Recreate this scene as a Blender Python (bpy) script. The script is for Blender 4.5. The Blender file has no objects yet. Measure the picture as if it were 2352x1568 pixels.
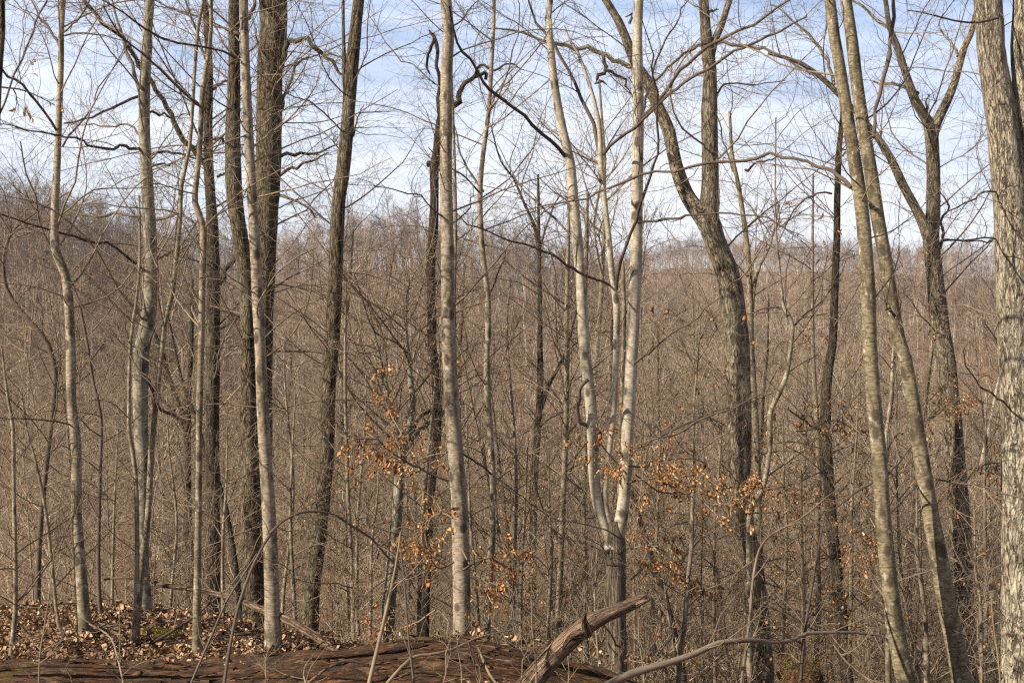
import bpy, math, random
import numpy as np
from mathutils import Vector
random.seed(7)
rng = np.random.default_rng(7)
S = bpy.context.scene
COL = S.collection

# ---------------------------------------------------------------- camera, sky, sun, exposure
K = 0.364 / 1176.0            # tangent per measuring pixel (picture measured at 2352 x 1568)
CZ = 2.3                      # eye height above the leaf-covered shelf ahead
cam = bpy.data.cameras.new("camera")
cam.sensor_width = 36.0
cam.lens = 18.0 / 0.364
cam.clip_start = 0.1
cam.clip_end = 20000.0
cam_ob = bpy.data.objects.new("camera", cam)
COL.objects.link(cam_ob)
cam_ob.location = (0, 0, CZ)
cam_ob.rotation_euler = (math.radians(90), 0, 0)
S.camera = cam_ob
cam.dof.use_dof = True
cam.dof.focus_distance = 13.0
cam.dof.aperture_fstop = 16.0

SUN_DIR = Vector((-0.80, -0.40, 0.58)).normalized()   # towards the sun
elev = math.asin(SUN_DIR.z)
azim = math.atan2(SUN_DIR.x, SUN_DIR.y)
sun = bpy.data.lights.new("sun", 'SUN')
sun.energy = 5.0
sun.angle = math.radians(0.5)
sun.color = (1.0, 0.88, 0.70)
sun_ob = bpy.data.objects.new("sun", sun)
COL.objects.link(sun_ob)
sun_ob.location = (0, 0, 60)
sun_ob.rotation_euler = (-SUN_DIR).to_track_quat('-Z', 'Y').to_euler()

S.view_settings.view_transform = 'Standard'
S.view_settings.look = 'None'
S.view_settings.exposure = 0.92
S.view_settings.gamma = 1.0
S.cycles.use_denoising = False
S.cycles.filter_width = 1.25
S.cycles.max_bounces = 5
S.cycles.diffuse_bounces = 2
S.cycles.transparent_max_bounces = 4

W = bpy.data.worlds.new("World")
S.world = W
W.use_nodes = True


def N(nt, kind, **kw):
    n = nt.nodes.new(kind)
    for k, v in kw.items():
        if k == 'ins':
            for i, val in v.items():
                n.inputs[i].default_value = val
        else:
            setattr(n, k, v)
    return n


def mixc(nt, fac, a, b, mode='MIX'):
    m = nt.nodes.new('ShaderNodeMix')
    m.data_type = 'RGBA'
    m.blend_type = mode
    for sock, val in ((m.inputs[0], fac), (m.inputs[6], a), (m.inputs[7], b)):
        if hasattr(val, 'is_linked') or isinstance(val, bpy.types.NodeSocket):
            nt.links.new(val, sock)
        else:
            sock.default_value = val
    return m.outputs[2]


def math_n(nt, op, a, b=None, clamp=False):
    m = nt.nodes.new('ShaderNodeMath')
    m.operation = op
    m.use_clamp = clamp
    for sock, val in ((m.inputs[0], a), (m.inputs[1], b)):
        if val is None:
            continue
        if isinstance(val, bpy.types.NodeSocket):
            nt.links.new(val, sock)
        else:
            sock.default_value = val
    return m.outputs[0]


def ramp(nt, src, stops):
    r = nt.nodes.new('ShaderNodeValToRGB')
    els = r.color_ramp.elements
    while len(els) < len(stops):
        els.new(0.5)
    for e, (p, c) in zip(els, stops):
        e.position = p
        e.color = (c[0], c[1], c[2], 1) if isinstance(c, (tuple, list)) else (c, c, c, 1)
    nt.links.new(src, r.inputs[0])
    return r.outputs[0]


def make_sky():
    nt = W.node_tree
    bg = nt.nodes["Background"]
    bg.inputs[1].default_value = 0.058
    sky = N(nt, 'ShaderNodeTexSky', sky_type='NISHITA', sun_disc=False, sun_elevation=elev,
            sun_rotation=azim, altitude=300.0, air_density=1.0, dust_density=0.6, ozone_density=1.4)
    tc = nt.nodes.new('ShaderNodeTexCoord')
    sep = nt.nodes.new('ShaderNodeSeparateXYZ')
    nt.links.new(tc.outputs['Generated'], sep.inputs[0])
    mp = N(nt, 'ShaderNodeMapping')
    mp.inputs['Rotation'].default_value = (0, math.radians(-16), 0)
    mp.inputs['Scale'].default_value = (1.6, 1.6, 9.0)
    nt.links.new(tc.outputs['Generated'], mp.inputs[0])
    n1 = N(nt, 'ShaderNodeTexNoise', ins={'Scale': 1.9, 'Detail': 8.0, 'Roughness': 0.62, 'Distortion': 0.5})
    nt.links.new(mp.outputs[0], n1.inputs['Vector'])
    n2 = N(nt, 'ShaderNodeTexNoise', ins={'Scale': 6.0, 'Detail': 6.0, 'Roughness': 0.6, 'Distortion': 0.3})
    nt.links.new(mp.outputs[0], n2.inputs['Vector'])
    a = math_n(nt, 'MULTIPLY', n1.outputs[0], 1.5)
    b = math_n(nt, 'MULTIPLY', n2.outputs[0], 0.55)
    s = math_n(nt, 'ADD', a, b)
    # thicker veil low in the sky
    low = math_n(nt, 'MULTIPLY', sep.outputs[2], -3.1)
    s = math_n(nt, 'ADD', s, low)
    cov = ramp(nt, s, [(0.16, 0.12), (0.78, 0.97)])
    # clouds thin out high overhead
    hi = ramp(nt, sep.outputs[2], [(0.25, 1.0), (0.45, 0.06)])
    cov = math_n(nt, 'MULTIPLY', cov, hi)
    blue = mixc(nt, 0.6, sky.outputs[0], (4.2, 6.1, 10.2, 1))
    blue = mixc(nt, ramp(nt, sep.outputs[2], [(0.25, 0.0), (0.45, 1.0)]), blue, (0.85, 1.0, 1.3, 1))
    col = mixc(nt, cov, blue, (11.0, 11.6, 12.8, 1))
    nt.links.new(col, bg.inputs[0])


make_sky()

# ---------------------------------------------------------------- tags and mesh building


def tag(o, label=None, cat=None, group=None, kind=None):
    if label:
        o['label'] = label
    if cat:
        o['category'] = cat
    if group:
        o['group'] = group
    if kind:
        o['kind'] = kind
    return o


def empty(name, loc):
    o = bpy.data.objects.new(name, None)
    o.empty_display_size = 0.3
    COL.objects.link(o)
    o.location = loc
    return o


class MB:
    """collects tubes and leaves, builds ONE mesh; vertex attribute 'bk' holds unrolled bark coordinates"""

    def __init__(self):
        self.v, self.f, self.b, self.m, self.n = [], [], [], [], 0

    def add(self, v, quads, bk, mi=0):
        self.v.append(v.reshape(-1, 3))
        self.b.append(bk.reshape(-1, 3))
        self.f.append(quads.reshape(-1, 4) + self.n)
        self.m.append(np.full(len(quads.reshape(-1, 4)), mi, dtype=np.int32))
        self.n += v.reshape(-1, 3).shape[0]

    def tubes(self, P, R, sides=4, mi=0, disp=None, cap=False):
        """P (N,K,3), R (N,K)"""
        P = np.asarray(P, float)
        R = np.asarray(R, float)
        if P.ndim == 2:
            P, R = P[None], R[None]
        n, k, _ = P.shape
        if n == 0:
            return
        T = np.gradient(P, axis=1)
        T /= np.linalg.norm(T, axis=2, keepdims=True) + 1e-9
        mean = T.mean(1)
        ref = np.where(np.abs(mean[:, 2:3]) > 0.7, np.array([[0., 1, 0]]), np.array([[0, 0, 1.]]))
        ref = np.repeat(ref[:, None], k, 1)
        U = np.cross(ref, T)
        U /= np.linalg.norm(U, axis=2, keepdims=True) + 1e-9
        V = np.cross(T, U)
        th = np.arange(sides) / sides * 2 * np.pi
        c, s = np.cos(th), np.sin(th)
        ring = U[:, :, None] * c[None, None, :, None] + V[:, :, None] * s[None, None, :, None]
        rr = R[:, :, None]
        if disp is not None:
            rr = rr * (1 + disp(n, k, sides))
        v = P[:, :, None] + ring * np.broadcast_to(rr, (n, k, sides))[..., None]
        seg = np.linalg.norm(np.diff(P, axis=1), axis=2)
        arc = np.concatenate([np.zeros((n, 1)), np.cumsum(seg, 1)], 1) + rng.uniform(0, 50, (n, 1))
        bk = np.empty((n, k, sides, 3))
        rb = R.mean(1)[:, None, None]
        bk[..., 0] = c * rb
        bk[..., 1] = s * rb
        bk[..., 2] = arc[:, :, None]
        i = np.arange(n)[:, None, None] * k * sides
        j = np.arange(k - 1)[None, :, None] * sides
        q = np.arange(sides)[None, None, :]
        q2 = (q + 1) % sides
        quads = np.stack([i + j + q, i + j + q2, i + j + sides + q2, i + j + sides + q], -1)
        self.add(v, quads, bk, mi)
        if cap:
            for e in (0, k - 1):
                cen = P[:, e].reshape(n, 1, 3)
                vv = np.concatenate([cen, v[:, e]], 1)
                bb = np.concatenate([np.zeros((n, 1, 3)) + arc[:, e, None, None], bk[:, e]], 1)
                qs = []
                for a in range(n):
                    for t in range(0, sides, 2):
                        o = a * (sides + 1)
                        qs.append([o, o + 1 + t, o + 1 + (t + 1) % sides, o + 1 + (t + 2) % sides])
                self.add(vv, np.array(qs), bb, mi)

    def leaves(self, P, D, L, mi=0, width=0.5, curl=0.35):
        """folded, curled leaves at points P with directions D"""
        n = len(P)
        if n == 0:
            return
        D = D / (np.linalg.norm(D, axis=1, keepdims=True) + 1e-9)
        r = rng.normal(size=(n, 3))
        X = np.cross(D, r)
        X /= np.linalg.norm(X, axis=1, keepdims=True) + 1e-9
        Z = np.cross(X, D)
        L = np.broadcast_to(np.asarray(L, float), (n,))[:, None]
        w = L * width * rng.uniform(0.35, 1.0, (n, 1))
        fold = rng.uniform(0.05, 0.5, (n, 1)) * w
        cu = L * rng.uniform(-curl, curl, (n, 1))

        def pt(t, side, up=0.0):
            return P + D * L * t + X * w * 0.5 * side + Z * (fold * abs(side) + cu * 4 * t * (1 - t) + up)
        v = np.stack([pt(0, 0), pt(.3, -.85), pt(.3, 0), pt(.3, .85), pt(.65, -.8), pt(.65, 0), pt(.65, .8), pt(1, 0)], 1)
        allq = np.array([[1, 4, 5, 2], [2, 5, 6, 3], [0, 3, 2, 1], [4, 5, 6, 7]])   # two halves, base and tip
        quads = allq[None] + (np.arange(n) * 8)[:, None, None]
        bk = np.repeat(rng.uniform(0, 1, (n, 1, 3)), 8, 1)
        self.add(v, quads, bk, mi)

    def build(self, name, mats, parent=None, base=None, link=True):
        v = np.concatenate(self.v)
        if base is not None:
            v = v - np.array(base)[None]
        f = np.concatenate(self.f)
        b = np.concatenate(self.b)
        m = np.concatenate(self.m)
        me = bpy.data.meshes.new(name)
        me.vertices.add(len(v))
        me.vertices.foreach_set('co', v.astype(np.float32).ravel())
        me.loops.add(len(f) * 4)
        me.loops.foreach_set('vertex_index', f.astype(np.int32).ravel())
        me.polygons.add(len(f))
        me.polygons.foreach_set('loop_start', (np.arange(len(f)) * 4).astype(np.int32))
        me.polygons.foreach_set('loop_total', np.full(len(f), 4, dtype=np.int32))
        me.polygons.foreach_set('use_smooth', np.ones(len(f), dtype=bool))
        for mt in (mats if isinstance(mats, (list, tuple)) else [mats]):
            me.materials.append(mt)
        me.polygons.foreach_set('material_index', m)
        at = me.attributes.new('bk', 'FLOAT_VECTOR', 'POINT')
        at.data.foreach_set('vector', b.astype(np.float32).ravel())
        me.update(calc_edges=True)
        o = bpy.data.objects.new(name, me)
        if link:
            COL.objects.link(o)
        if parent is not None:
            o.parent = parent
        return o


def smooth_noise(nx, ny, cx, cy, wrap_y=True):
    """value noise table nx (along) by ny (around) with lattice cx by cy"""
    cx, cy = max(2, int(cx)), max(3, int(cy))
    g = rng.uniform(-1, 1, (cx + 2, cy))
    x = np.linspace(0, cx, nx)
    y = np.arange(ny) / ny * cy
    xi = x.astype(int)
    yi = y.astype(int)
    fx = x - xi
    fy = y - yi
    fx = fx * fx * (3 - 2 * fx)
    fy = fy * fy * (3 - 2 * fy)
    a = g[np.ix_(xi, yi % cy)]
    b = g[np.ix_(xi, (yi + 1) % cy)]
    c = g[np.ix_(np.minimum(xi + 1, cx + 1), yi % cy)]
    d = g[np.ix_(np.minimum(xi + 1, cx + 1), (yi + 1) % cy)]
    return (a * (1 - fy) + b * fy) * (1 - fx)[:, None] + (c * (1 - fy) + d * fy) * fx[:, None]


# ---------------------------------------------------------------- materials


def new_mat(name, rough=0.85):
    m = bpy.data.materials.new(name)
    m.use_nodes = True
    nt = m.node_tree
    p = nt.nodes['Principled BSDF']
    p.inputs['Roughness'].default_value = rough
    p.inputs['Specular IOR Level'].default_value = 0.25
    return m, nt, p


def attr(nt, scale=(1, 1, 1), name='bk'):
    a = N(nt, 'ShaderNodeAttribute', attribute_name=name)
    mp = N(nt, 'ShaderNodeMapping')
    mp.inputs['Scale'].default_value = scale
    nt.links.new(a.outputs['Vector'], mp.inputs[0])
    return mp.outputs[0]


def noise(nt, vec, scale=1.0, detail=4.0, rough=0.55, dist=0.0):
    n = N(nt, 'ShaderNodeTexNoise', ins={'Scale': scale, 'Detail': detail, 'Roughness': rough, 'Distortion': dist})
    nt.links.new(vec, n.inputs['Vector'])
    return n.outputs[0]


def bump(nt, p, h, strength, dist):
    b = N(nt, 'ShaderNodeBump', ins={'Strength': strength, 'Distance': dist})
    nt.links.new(h, b.inputs['Height'])
    nt.links.new(b.outputs[0], p.inputs['Normal'])


def smooth_bark(name, lo, hi, patch, patch_amt=0.5, band=1.0):
    """thin smooth bark: faint rings, blotches of algae and lichen, dark branch scars"""
    m, nt, p = new_mat(name, 0.7)
    bands = noise(nt, attr(nt, (34, 34, 95 * band)), 1.0, 6.0, 0.65, 0.4)
    blot = noise(nt, attr(nt, (18, 18, 5)), 1.0, 5.0, 0.65, 0.6)
    c = mixc(nt, ramp(nt, bands, [(0.36, 0), (0.66, 1)]), lo + (1,), hi + (1,))
    c = mixc(nt, math_n(nt, 'MULTIPLY', ramp(nt, blot, [(0.47, 0), (0.60, 1)]), patch_amt), c, patch + (1,))
    # pale lichen discs
    lich = noise(nt, attr(nt, (30, 30, 14)), 1.0, 3.0, 0.6, 0.2)
    c = mixc(nt, math_n(nt, 'MULTIPLY', ramp(nt, lich, [(0.60, 0), (0.68, 1)]), 0.55), c, (0.52, 0.50, 0.44, 1))
    vor = N(nt, 'ShaderNodeTexVoronoi', ins={'Scale': 1.0})
    nt.links.new(attr(nt, (14, 14, 6)), vor.inputs['Vector'])
    sc = ramp(nt, vor.outputs['Distance'], [(0.20, 1), (0.31, 0)])
    c = mixc(nt, math_n(nt, 'MULTIPLY', sc, 0.85), c, (0.05, 0.04, 0.03, 1))
    nt.links.new(c, p.inputs['Base Color'])
    h = math_n(nt, 'ADD', math_n(nt, 'MULTIPLY', bands, 0.5), math_n(nt, 'MULTIPLY', sc, -0.6))
    bump(nt, p, h, 0.35, 0.006)
    return m


def rough_bark(name, ridge, crack, lich=(0.30, 0.31, 0.22), lich_amt=0.35, sx=46.0, sz=10.0):
    m, nt, p = new_mat(name, 0.9)
    v = attr(nt, (sx, sx, sz))
    f1 = noise(nt, v, 1.0, 5.0, 0.6, 0.9)
    f2 = noise(nt, attr(nt, (sx * .62, sx * .62, sz * .42)), 1.0, 3.0, 0.55, 1.6)
    rid = ramp(nt, math_n(nt, 'ABSOLUTE', math_n(nt, 'SUBTRACT', f2, 0.5)), [(0.0, 0), (0.09, 1)])
    vor = N(nt, 'ShaderNodeTexVoronoi', feature='DISTANCE_TO_EDGE', ins={'Scale': 0.62})
    w = N(nt, 'ShaderNodeTexNoise', ins={'Scale': 0.9, 'Detail': 4.0})
    nt.links.new(v, w.inputs['Vector'])
    sc = N(nt, 'ShaderNodeVectorMath', operation='SCALE')
    sc.inputs['Scale'].default_value = 2.6
    nt.links.new(w.outputs['Color'], sc.inputs[0])
    add = N(nt, 'ShaderNodeVectorMath', operation='ADD')
    nt.links.new(v, add.inputs[0])
    nt.links.new(sc.outputs[0], add.inputs[1])
    nt.links.new(add.outputs[0], vor.inputs['Vector'])
    edge = ramp(nt, vor.outputs['Distance'], [(0.0, 0), (0.22, 1)])
    mixh = math_n(nt, 'ADD', math_n(nt, 'MULTIPLY', rid, 0.55), math_n(nt, 'MULTIPLY', edge, 0.45))
    hgt = math_n(nt, 'MULTIPLY', mixh, math_n(nt, 'ADD', f1, 0.2))
    c = mixc(nt, ramp(nt, hgt, [(0.20, 0), (0.58, 1)]), crack + (1,), ridge + (1,))
    fine = noise(nt, attr(nt, (120, 120, 40)), 1.0, 3.0, 0.6)
    c = mixc(nt, 0.35, c, mixc(nt, fine, (0.35, 0.33, 0.3, 1), (1.5, 1.45, 1.35, 1)), 'MULTIPLY')
    lc = noise(nt, attr(nt, (9, 9, 2.2)), 1.0, 6.0, 0.7, 0.5)
    c = mixc(nt, math_n(nt, 'MULTIPLY', ramp(nt, lc, [(0.46, 0), (0.62, 1)]), lich_amt), c, lich + (1,))
    nt.links.new(c, p.inputs['Base Color'])
    bump(nt, p, hgt, 1.0, 0.034)
    return m


def twig_mat(name, lo, hi):
    m, nt, p = new_mat(name, 0.8)
    n = noise(nt, attr(nt, (25, 25, 6)), 1.0, 3.0, 0.6)
    info = nt.nodes.new('ShaderNodeObjectInfo')
    s = math_n(nt, 'ADD', math_n(nt, 'MULTIPLY', n, 0.8), math_n(nt, 'MULTIPLY', info.outputs['Random'], 0.3))
    c = mixc(nt, ramp(nt, s, [(0.35, 0), (0.75, 1)]), lo + (1,), hi + (1,))
    nt.links.new(c, p.inputs['Base Color'])
    return m


def leaf_mat(name, cols, trans=0.35):
    m, nt, p = new_mat(name, 0.6)
    a = N(nt, 'ShaderNodeAttribute', attribute_name='bk')
    sep = nt.nodes.new('ShaderNodeSeparateXYZ')
    nt.links.new(a.outputs['Vector'], sep.inputs[0])
    st = [(i / max(1, len(cols) - 1), c) for i, c in enumerate(cols)]
    c = ramp(nt, sep.outputs[0], st)
    br = math_n(nt, 'ADD', math_n(nt, 'MULTIPLY', sep.outputs[1], 0.7), 0.6)
    c = mixc(nt, 1.0, c, br, 'MULTIPLY')
    nt.links.new(c, p.inputs['Base Color'])
    tr = nt.nodes.new('ShaderNodeBsdfTranslucent')
    nt.links.new(c, tr.inputs[0])
    mx = nt.nodes.new('ShaderNodeMixShader')
    mx.inputs[0].default_value = trans
    nt.links.new(p.outputs[0], mx.inputs[1])
    nt.links.new(tr.outputs[0], mx.inputs[2])
    nt.links.new(mx.outputs[0], nt.nodes['Material Output'].inputs[0])
    return m


M = {}
M['beech'] = smooth_bark('pale_beech_bark', (0.14, 0.112, 0.08), (0.43, 0.36, 0.275), (0.075, 0.066, 0.038), 0.8)
M['beech_tan'] = smooth_bark('tan_beech_bark', (0.12, 0.096, 0.062), (0.33, 0.27, 0.19), (0.065, 0.06, 0.032), 0.75)
M['beech_white'] = smooth_bark('white_beech_bark', (0.25, 0.22, 0.17), (0.53, 0.475, 0.385), (0.15, 0.125, 0.085), 0.65)
M['patchy'] = smooth_bark('patchy_grey_bark', (0.13, 0.12, 0.085), (0.34, 0.31, 0.24), (0.055, 0.048, 0.038), 0.85, 0.6)
M['birch'] = smooth_bark('banded_birch_bark', (0.075, 0.062, 0.034), (0.31, 0.26, 0.175), (0.05, 0.042, 0.022), 0.75, 0.9)
M['stem'] = smooth_bark('sapling_bark', (0.13, 0.10, 0.068), (0.36, 0.295, 0.215), (0.07, 0.06, 0.035), 0.6)
M['oak'] = rough_bark('furrowed_brown_bark', (0.20, 0.155, 0.10), (0.018, 0.013, 0.010))
M['oak_pale'] = rough_bark('furrowed_pale_bark', (0.47, 0.41, 0.32), (0.085, 0.065, 0.05), (0.45, 0.44, 0.35), 0.4)
M['oak_mid'] = rough_bark('furrowed_tan_bark', (0.34, 0.28, 0.205), (0.055, 0.04, 0.03), (0.34, 0.33, 0.24), 0.4)
M['stump_bark'] = rough_bark('weathered_stump_bark', (0.27, 0.22, 0.165), (0.07, 0.055, 0.04), (0.33, 0.29, 0.22), 0.5, 60, 4)
M['oak_dark'] = rough_bark('furrowed_dark_bark', (0.115, 0.09, 0.065), (0.018, 0.014, 0.011), (0.2, 0.2, 0.13), 0.25)
M['snag'] = rough_bark('dead_black_bark', (0.075, 0.055, 0.042), (0.014, 0.010, 0.008), (0.12, 0.09, 0.06), 0.3, 40, 7)
M['deadwood'] = rough_bark('weathered_red_wood', (0.36, 0.245, 0.17), (0.06, 0.033, 0.022), (0.42, 0.33, 0.25), 0.3, 60, 6)
M['dark_branch'] = twig_mat('dark_branch_bark', (0.05, 0.038, 0.032), (0.13, 0.10, 0.08))
M['twig'] = twig_mat('twig_bark', (0.085, 0.063, 0.045), (0.26, 0.20, 0.14))
M['twig_pale'] = twig_mat('pale_twig_bark', (0.15, 0.115, 0.083), (0.43, 0.34, 0.25))
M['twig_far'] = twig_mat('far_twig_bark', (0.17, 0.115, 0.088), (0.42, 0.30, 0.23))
M['twig_far_dark_shade'] = twig_mat('far_dark_shade_twig_bark', (0.055, 0.04, 0.036), (0.165, 0.12, 0.105))  # dark kind, deepened so its stands pass for shaded hill folds
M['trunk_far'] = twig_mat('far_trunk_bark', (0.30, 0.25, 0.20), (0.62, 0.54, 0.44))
M['branch_bark'] = twig_mat('brown_branch_bark', (0.095, 0.072, 0.055), (0.24, 0.19, 0.145))
M['leaf'] = leaf_mat('copper_beech_leaf', [(0.58, 0.28, 0.10), (0.68, 0.38, 0.17), (0.48, 0.20, 0.065), (0.74, 0.48, 0.26), (0.34, 0.15, 0.06), (0.80, 0.60, 0.38)])
M['litter'] = leaf_mat('fallen_leaf', [(0.24, 0.13, 0.07), (0.44, 0.29, 0.18), (0.13, 0.07, 0.04), (0.56, 0.40, 0.27), (0.28, 0.15, 0.075), (0.17, 0.10, 0.06)], 0.1)


def log_mat():
    m, nt, p = new_mat('rotten_log_wood', 0.9)
    v = attr(nt, (62, 62, 9))
    n = noise(nt, v, 1.0, 7.0, 0.65, 0.8)
    n2 = noise(nt, attr(nt, (5, 5, 1.3)), 1.0, 4.0, 0.6, 0.4)
    c = ramp(nt, n, [(0.34, (0.010, 0.006, 0.004)), (0.48, (0.06, 0.028, 0.015)), (0.60, (0.18, 0.088, 0.048)), (0.76, (0.32, 0.20, 0.125))])
    rot = noise(nt, attr(nt, (7, 7, 3.0)), 1.0, 6.0, 0.7, 1.0)
    c = mixc(nt, math_n(nt, 'MULTIPLY', ramp(nt, rot, [(0.44, 0), (0.60, 1)]), 0.75), c, (0.045, 0.03, 0.022, 1))
    grey = noise(nt, attr(nt, (16, 16, 5.0)), 1.0, 5.0, 0.7, 0.6)
    c = mixc(nt, math_n(nt, 'MULTIPLY', ramp(nt, grey, [(0.56, 0), (0.66, 1)]), 0.5), c, (0.27, 0.20, 0.14, 1))
    moss = math_n(nt, 'MULTIPLY', ramp(nt, math_n(nt, 'MULTIPLY', n2, math_n(nt, 'ADD', n, 0.5)), [(0.55, 0), (0.68, 1)]), 0.5)
    c = mixc(nt, moss, c, (0.115, 0.095, 0.018, 1))
    nt.links.new(c, p.inputs['Base Color'])
    bump(nt, p, n, 1.0, 0.03)
    return m


M['log'] = log_mat()


def ground_mat():
    m, nt, p = new_mat('leaf_strewn_ground', 0.95)
    tc = nt.nodes.new('ShaderNodeTexCoord')
    vor = N(nt, 'ShaderNodeTexVoronoi', ins={'Scale': 22.0})
    nt.links.new(tc.outputs['Object'], vor.inputs['Vector'])
    hsv = nt.nodes.new('ShaderNodeSeparateColor')
    nt.links.new(vor.outputs['Color'], hsv.inputs[0])
    c = ramp(nt, hsv.outputs[0], [(0.0, (0.09, 0.05, 0.03)), (0.4, (0.20, 0.12, 0.07)), (0.7, (0.29, 0.18, 0.11)), (1.0, (0.36, 0.25, 0.17))])
    big = noise(nt, tc.outputs['Object'], 0.05, 6.0, 0.6)
    c = mixc(nt, 0.5, c, mixc(nt, big, (0.6, 0.6, 0.6, 1), (1.5, 1.4, 1.3, 1)), 'MULTIPLY')
    nt.links.new(c, p.inputs['Base Color'])
    bump(nt, p, vor.outputs['Distance'], 0.6, 0.03)
    return m


M['ground'] = ground_mat()


def moss_mat():
    m, nt, p = new_mat('moss_green', 1.0)
    tc = nt.nodes.new('ShaderNodeTexCoord')
    n = noise(nt, tc.outputs['Object'], 40.0, 5.0, 0.7)
    c = mixc(nt, ramp(nt, n, [(0.35, 0), (0.65, 1)]), (0.085, 0.062, 0.012, 1), (0.24, 0.19, 0.03, 1))
    nt.links.new(c, p.inputs['Base Color'])
    bump(nt, p, n, 1.0, 0.02)
    return m


M['moss'] = moss_mat()
M['moss_brown'] = leaf_mat('dry_moss', [(0.16, 0.10, 0.03), (0.24, 0.17, 0.05), (0.10, 0.06, 0.02)], 0.1)

# ---------------------------------------------------------------- terrain


def sstep(a, b, x):
    t = np.clip((x - a) / (b - a), 0, 1)
    return t * t * (3 - 2 * t)


RX = np.array([-3000, -1500, -300, 0, 300, 650, 850, 1050, 1300, 1450, 1600, 1750, 1950, 2352, 3200, 5000])
RY = np.array([540, 540, 540, 595, 635, 672, 645, 678, 702, 738, 784, 792, 780, 768, 730, 670])


def H(x, y):
    x = np.asarray(x, float)
    y = np.asarray(y, float)
    yb = np.interp(x, [-30, -3.2, -1.5, 0.6, 30], [12.3, 11.9, 10.6, 8.6, 8.2])
    z = 0.65 * (1 - sstep(0.5, 8.0, y))
    z = z + 0.42 * np.exp(-(((x + 0.12) / 0.42) ** 2 + ((y - 7.45) / 0.45) ** 2))
    d = np.maximum(y - yb, 0)
    z = z - 40 * (1 - np.exp(-d * d / (d + 1.6) / 75.0))
    px = 1176 + x / (K * np.maximum(y, 60))
    crest = CZ + (784 - np.interp(px, RX, RY)) * K * 450
    t = sstep(120, 450, y)
    far = -40 + (crest + 40) * t
    z = z * (1 - sstep(90, 130, y)) + far * sstep(90, 130, y)
    z = z + 30 * np.exp(-(((x + 96) / 32) ** 2 + ((y - 232) / 55) ** 2))
    z = z + 8.0 * np.sin(x * 0.05 + y * 0.022) * sstep(130, 220, y) * (1 - sstep(390, 450, y)) * (0.6 + 0.4 * np.cos(y * 0.03 - x * 0.015))
    z = z - 45 * sstep(470, 620, y) + (55 + 37 * sstep(1250, 1600, px)) * sstep(660, 900, y) * (0.85 + 0.15 * np.sin(x * 0.006 + 1))
    z = z - 55 * sstep(950, 2500, y)
    back = np.minimum(y, 0)
    z = z - back * 0.12
    return z


def Hs(x, y):
    return float(H(x, y))


def build_ground():
    n = 300
    s = np.linspace(-1, 1, n)
    xs = 14 * s + 60 * s ** 3 + 3500 * s ** 9 + 500 * s ** 5
    ty = np.linspace(0, 1, 340)
    ys = -30 + 60 * ty + 500 * ty ** 4 + 4500 * ty ** 12
    X, Y = np.meshgrid(xs, ys)
    Z = H(X, Y)
    near = np.exp(-(np.maximum(Y, 0) / 30))
    Z = Z + (np.sin(X * 2.1 + 1.3 * np.sin(Y * 1.7)) * np.cos(Y * 2.6 + X) * 0.022 + rng.uniform(-1, 1, X.shape) * 0.01) * near
    v = np.stack([X, Y, Z], -1).reshape(-1, 3)
    i = np.arange(len(ys) - 1)[:, None] * n
    j = np.arange(n - 1)[None]
    q = np.stack([i + j, i + j + 1, i + j + n + 1, i + j + n], -1).reshape(-1, 4)
    mb = MB()
    mb.add(v, q, v * 0)
    o = mb.build('ground', M['ground'])
    tag(o, kind='structure')


build_ground()

# ---------------------------------------------------------------- paths and branching


def fp(px, py, D):
    return np.array([(px - 1176) * K * D, D, CZ - (py - 784) * K * D])


def catmull(Pts, vals, step):
    Pts = np.asarray(Pts, float)
    vals = np.asarray(vals, float)
    P = np.concatenate([[2 * Pts[0] - Pts[1]], Pts, [2 * Pts[-1] - Pts[-2]]])
    out, rv = [], []
    for i in range(len(Pts) - 1):
        p0, p1, p2, p3 = P[i:i + 4]
        m = max(2, int(np.linalg.norm(p2 - p1) / step))
        t = (np.arange(m) / m)[:, None]
        out.append(0.5 * ((2 * p1) + (-p0 + p2) * t + (2 * p0 - 5 * p1 + 4 * p2 - p3) * t ** 2 + (-p0 + 3 * p1 - 3 * p2 + p3) * t ** 3))
        rv.append(vals[i] + (vals[i + 1] - vals[i]) * t[:, 0])
    out.append(Pts[-1:])
    rv.append(vals[-1:])
    return np.concatenate(out), np.concatenate(rv)


def resample(P, R, m):
    d = np.concatenate([[0], np.cumsum(np.linalg.norm(np.diff(P, axis=0), axis=1))])
    t = np.linspace(0, d[-1], m)
    return np.stack([np.interp(t, d, P[:, k]) for k in range(3)], 1), np.interp(t, d, R)


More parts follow.
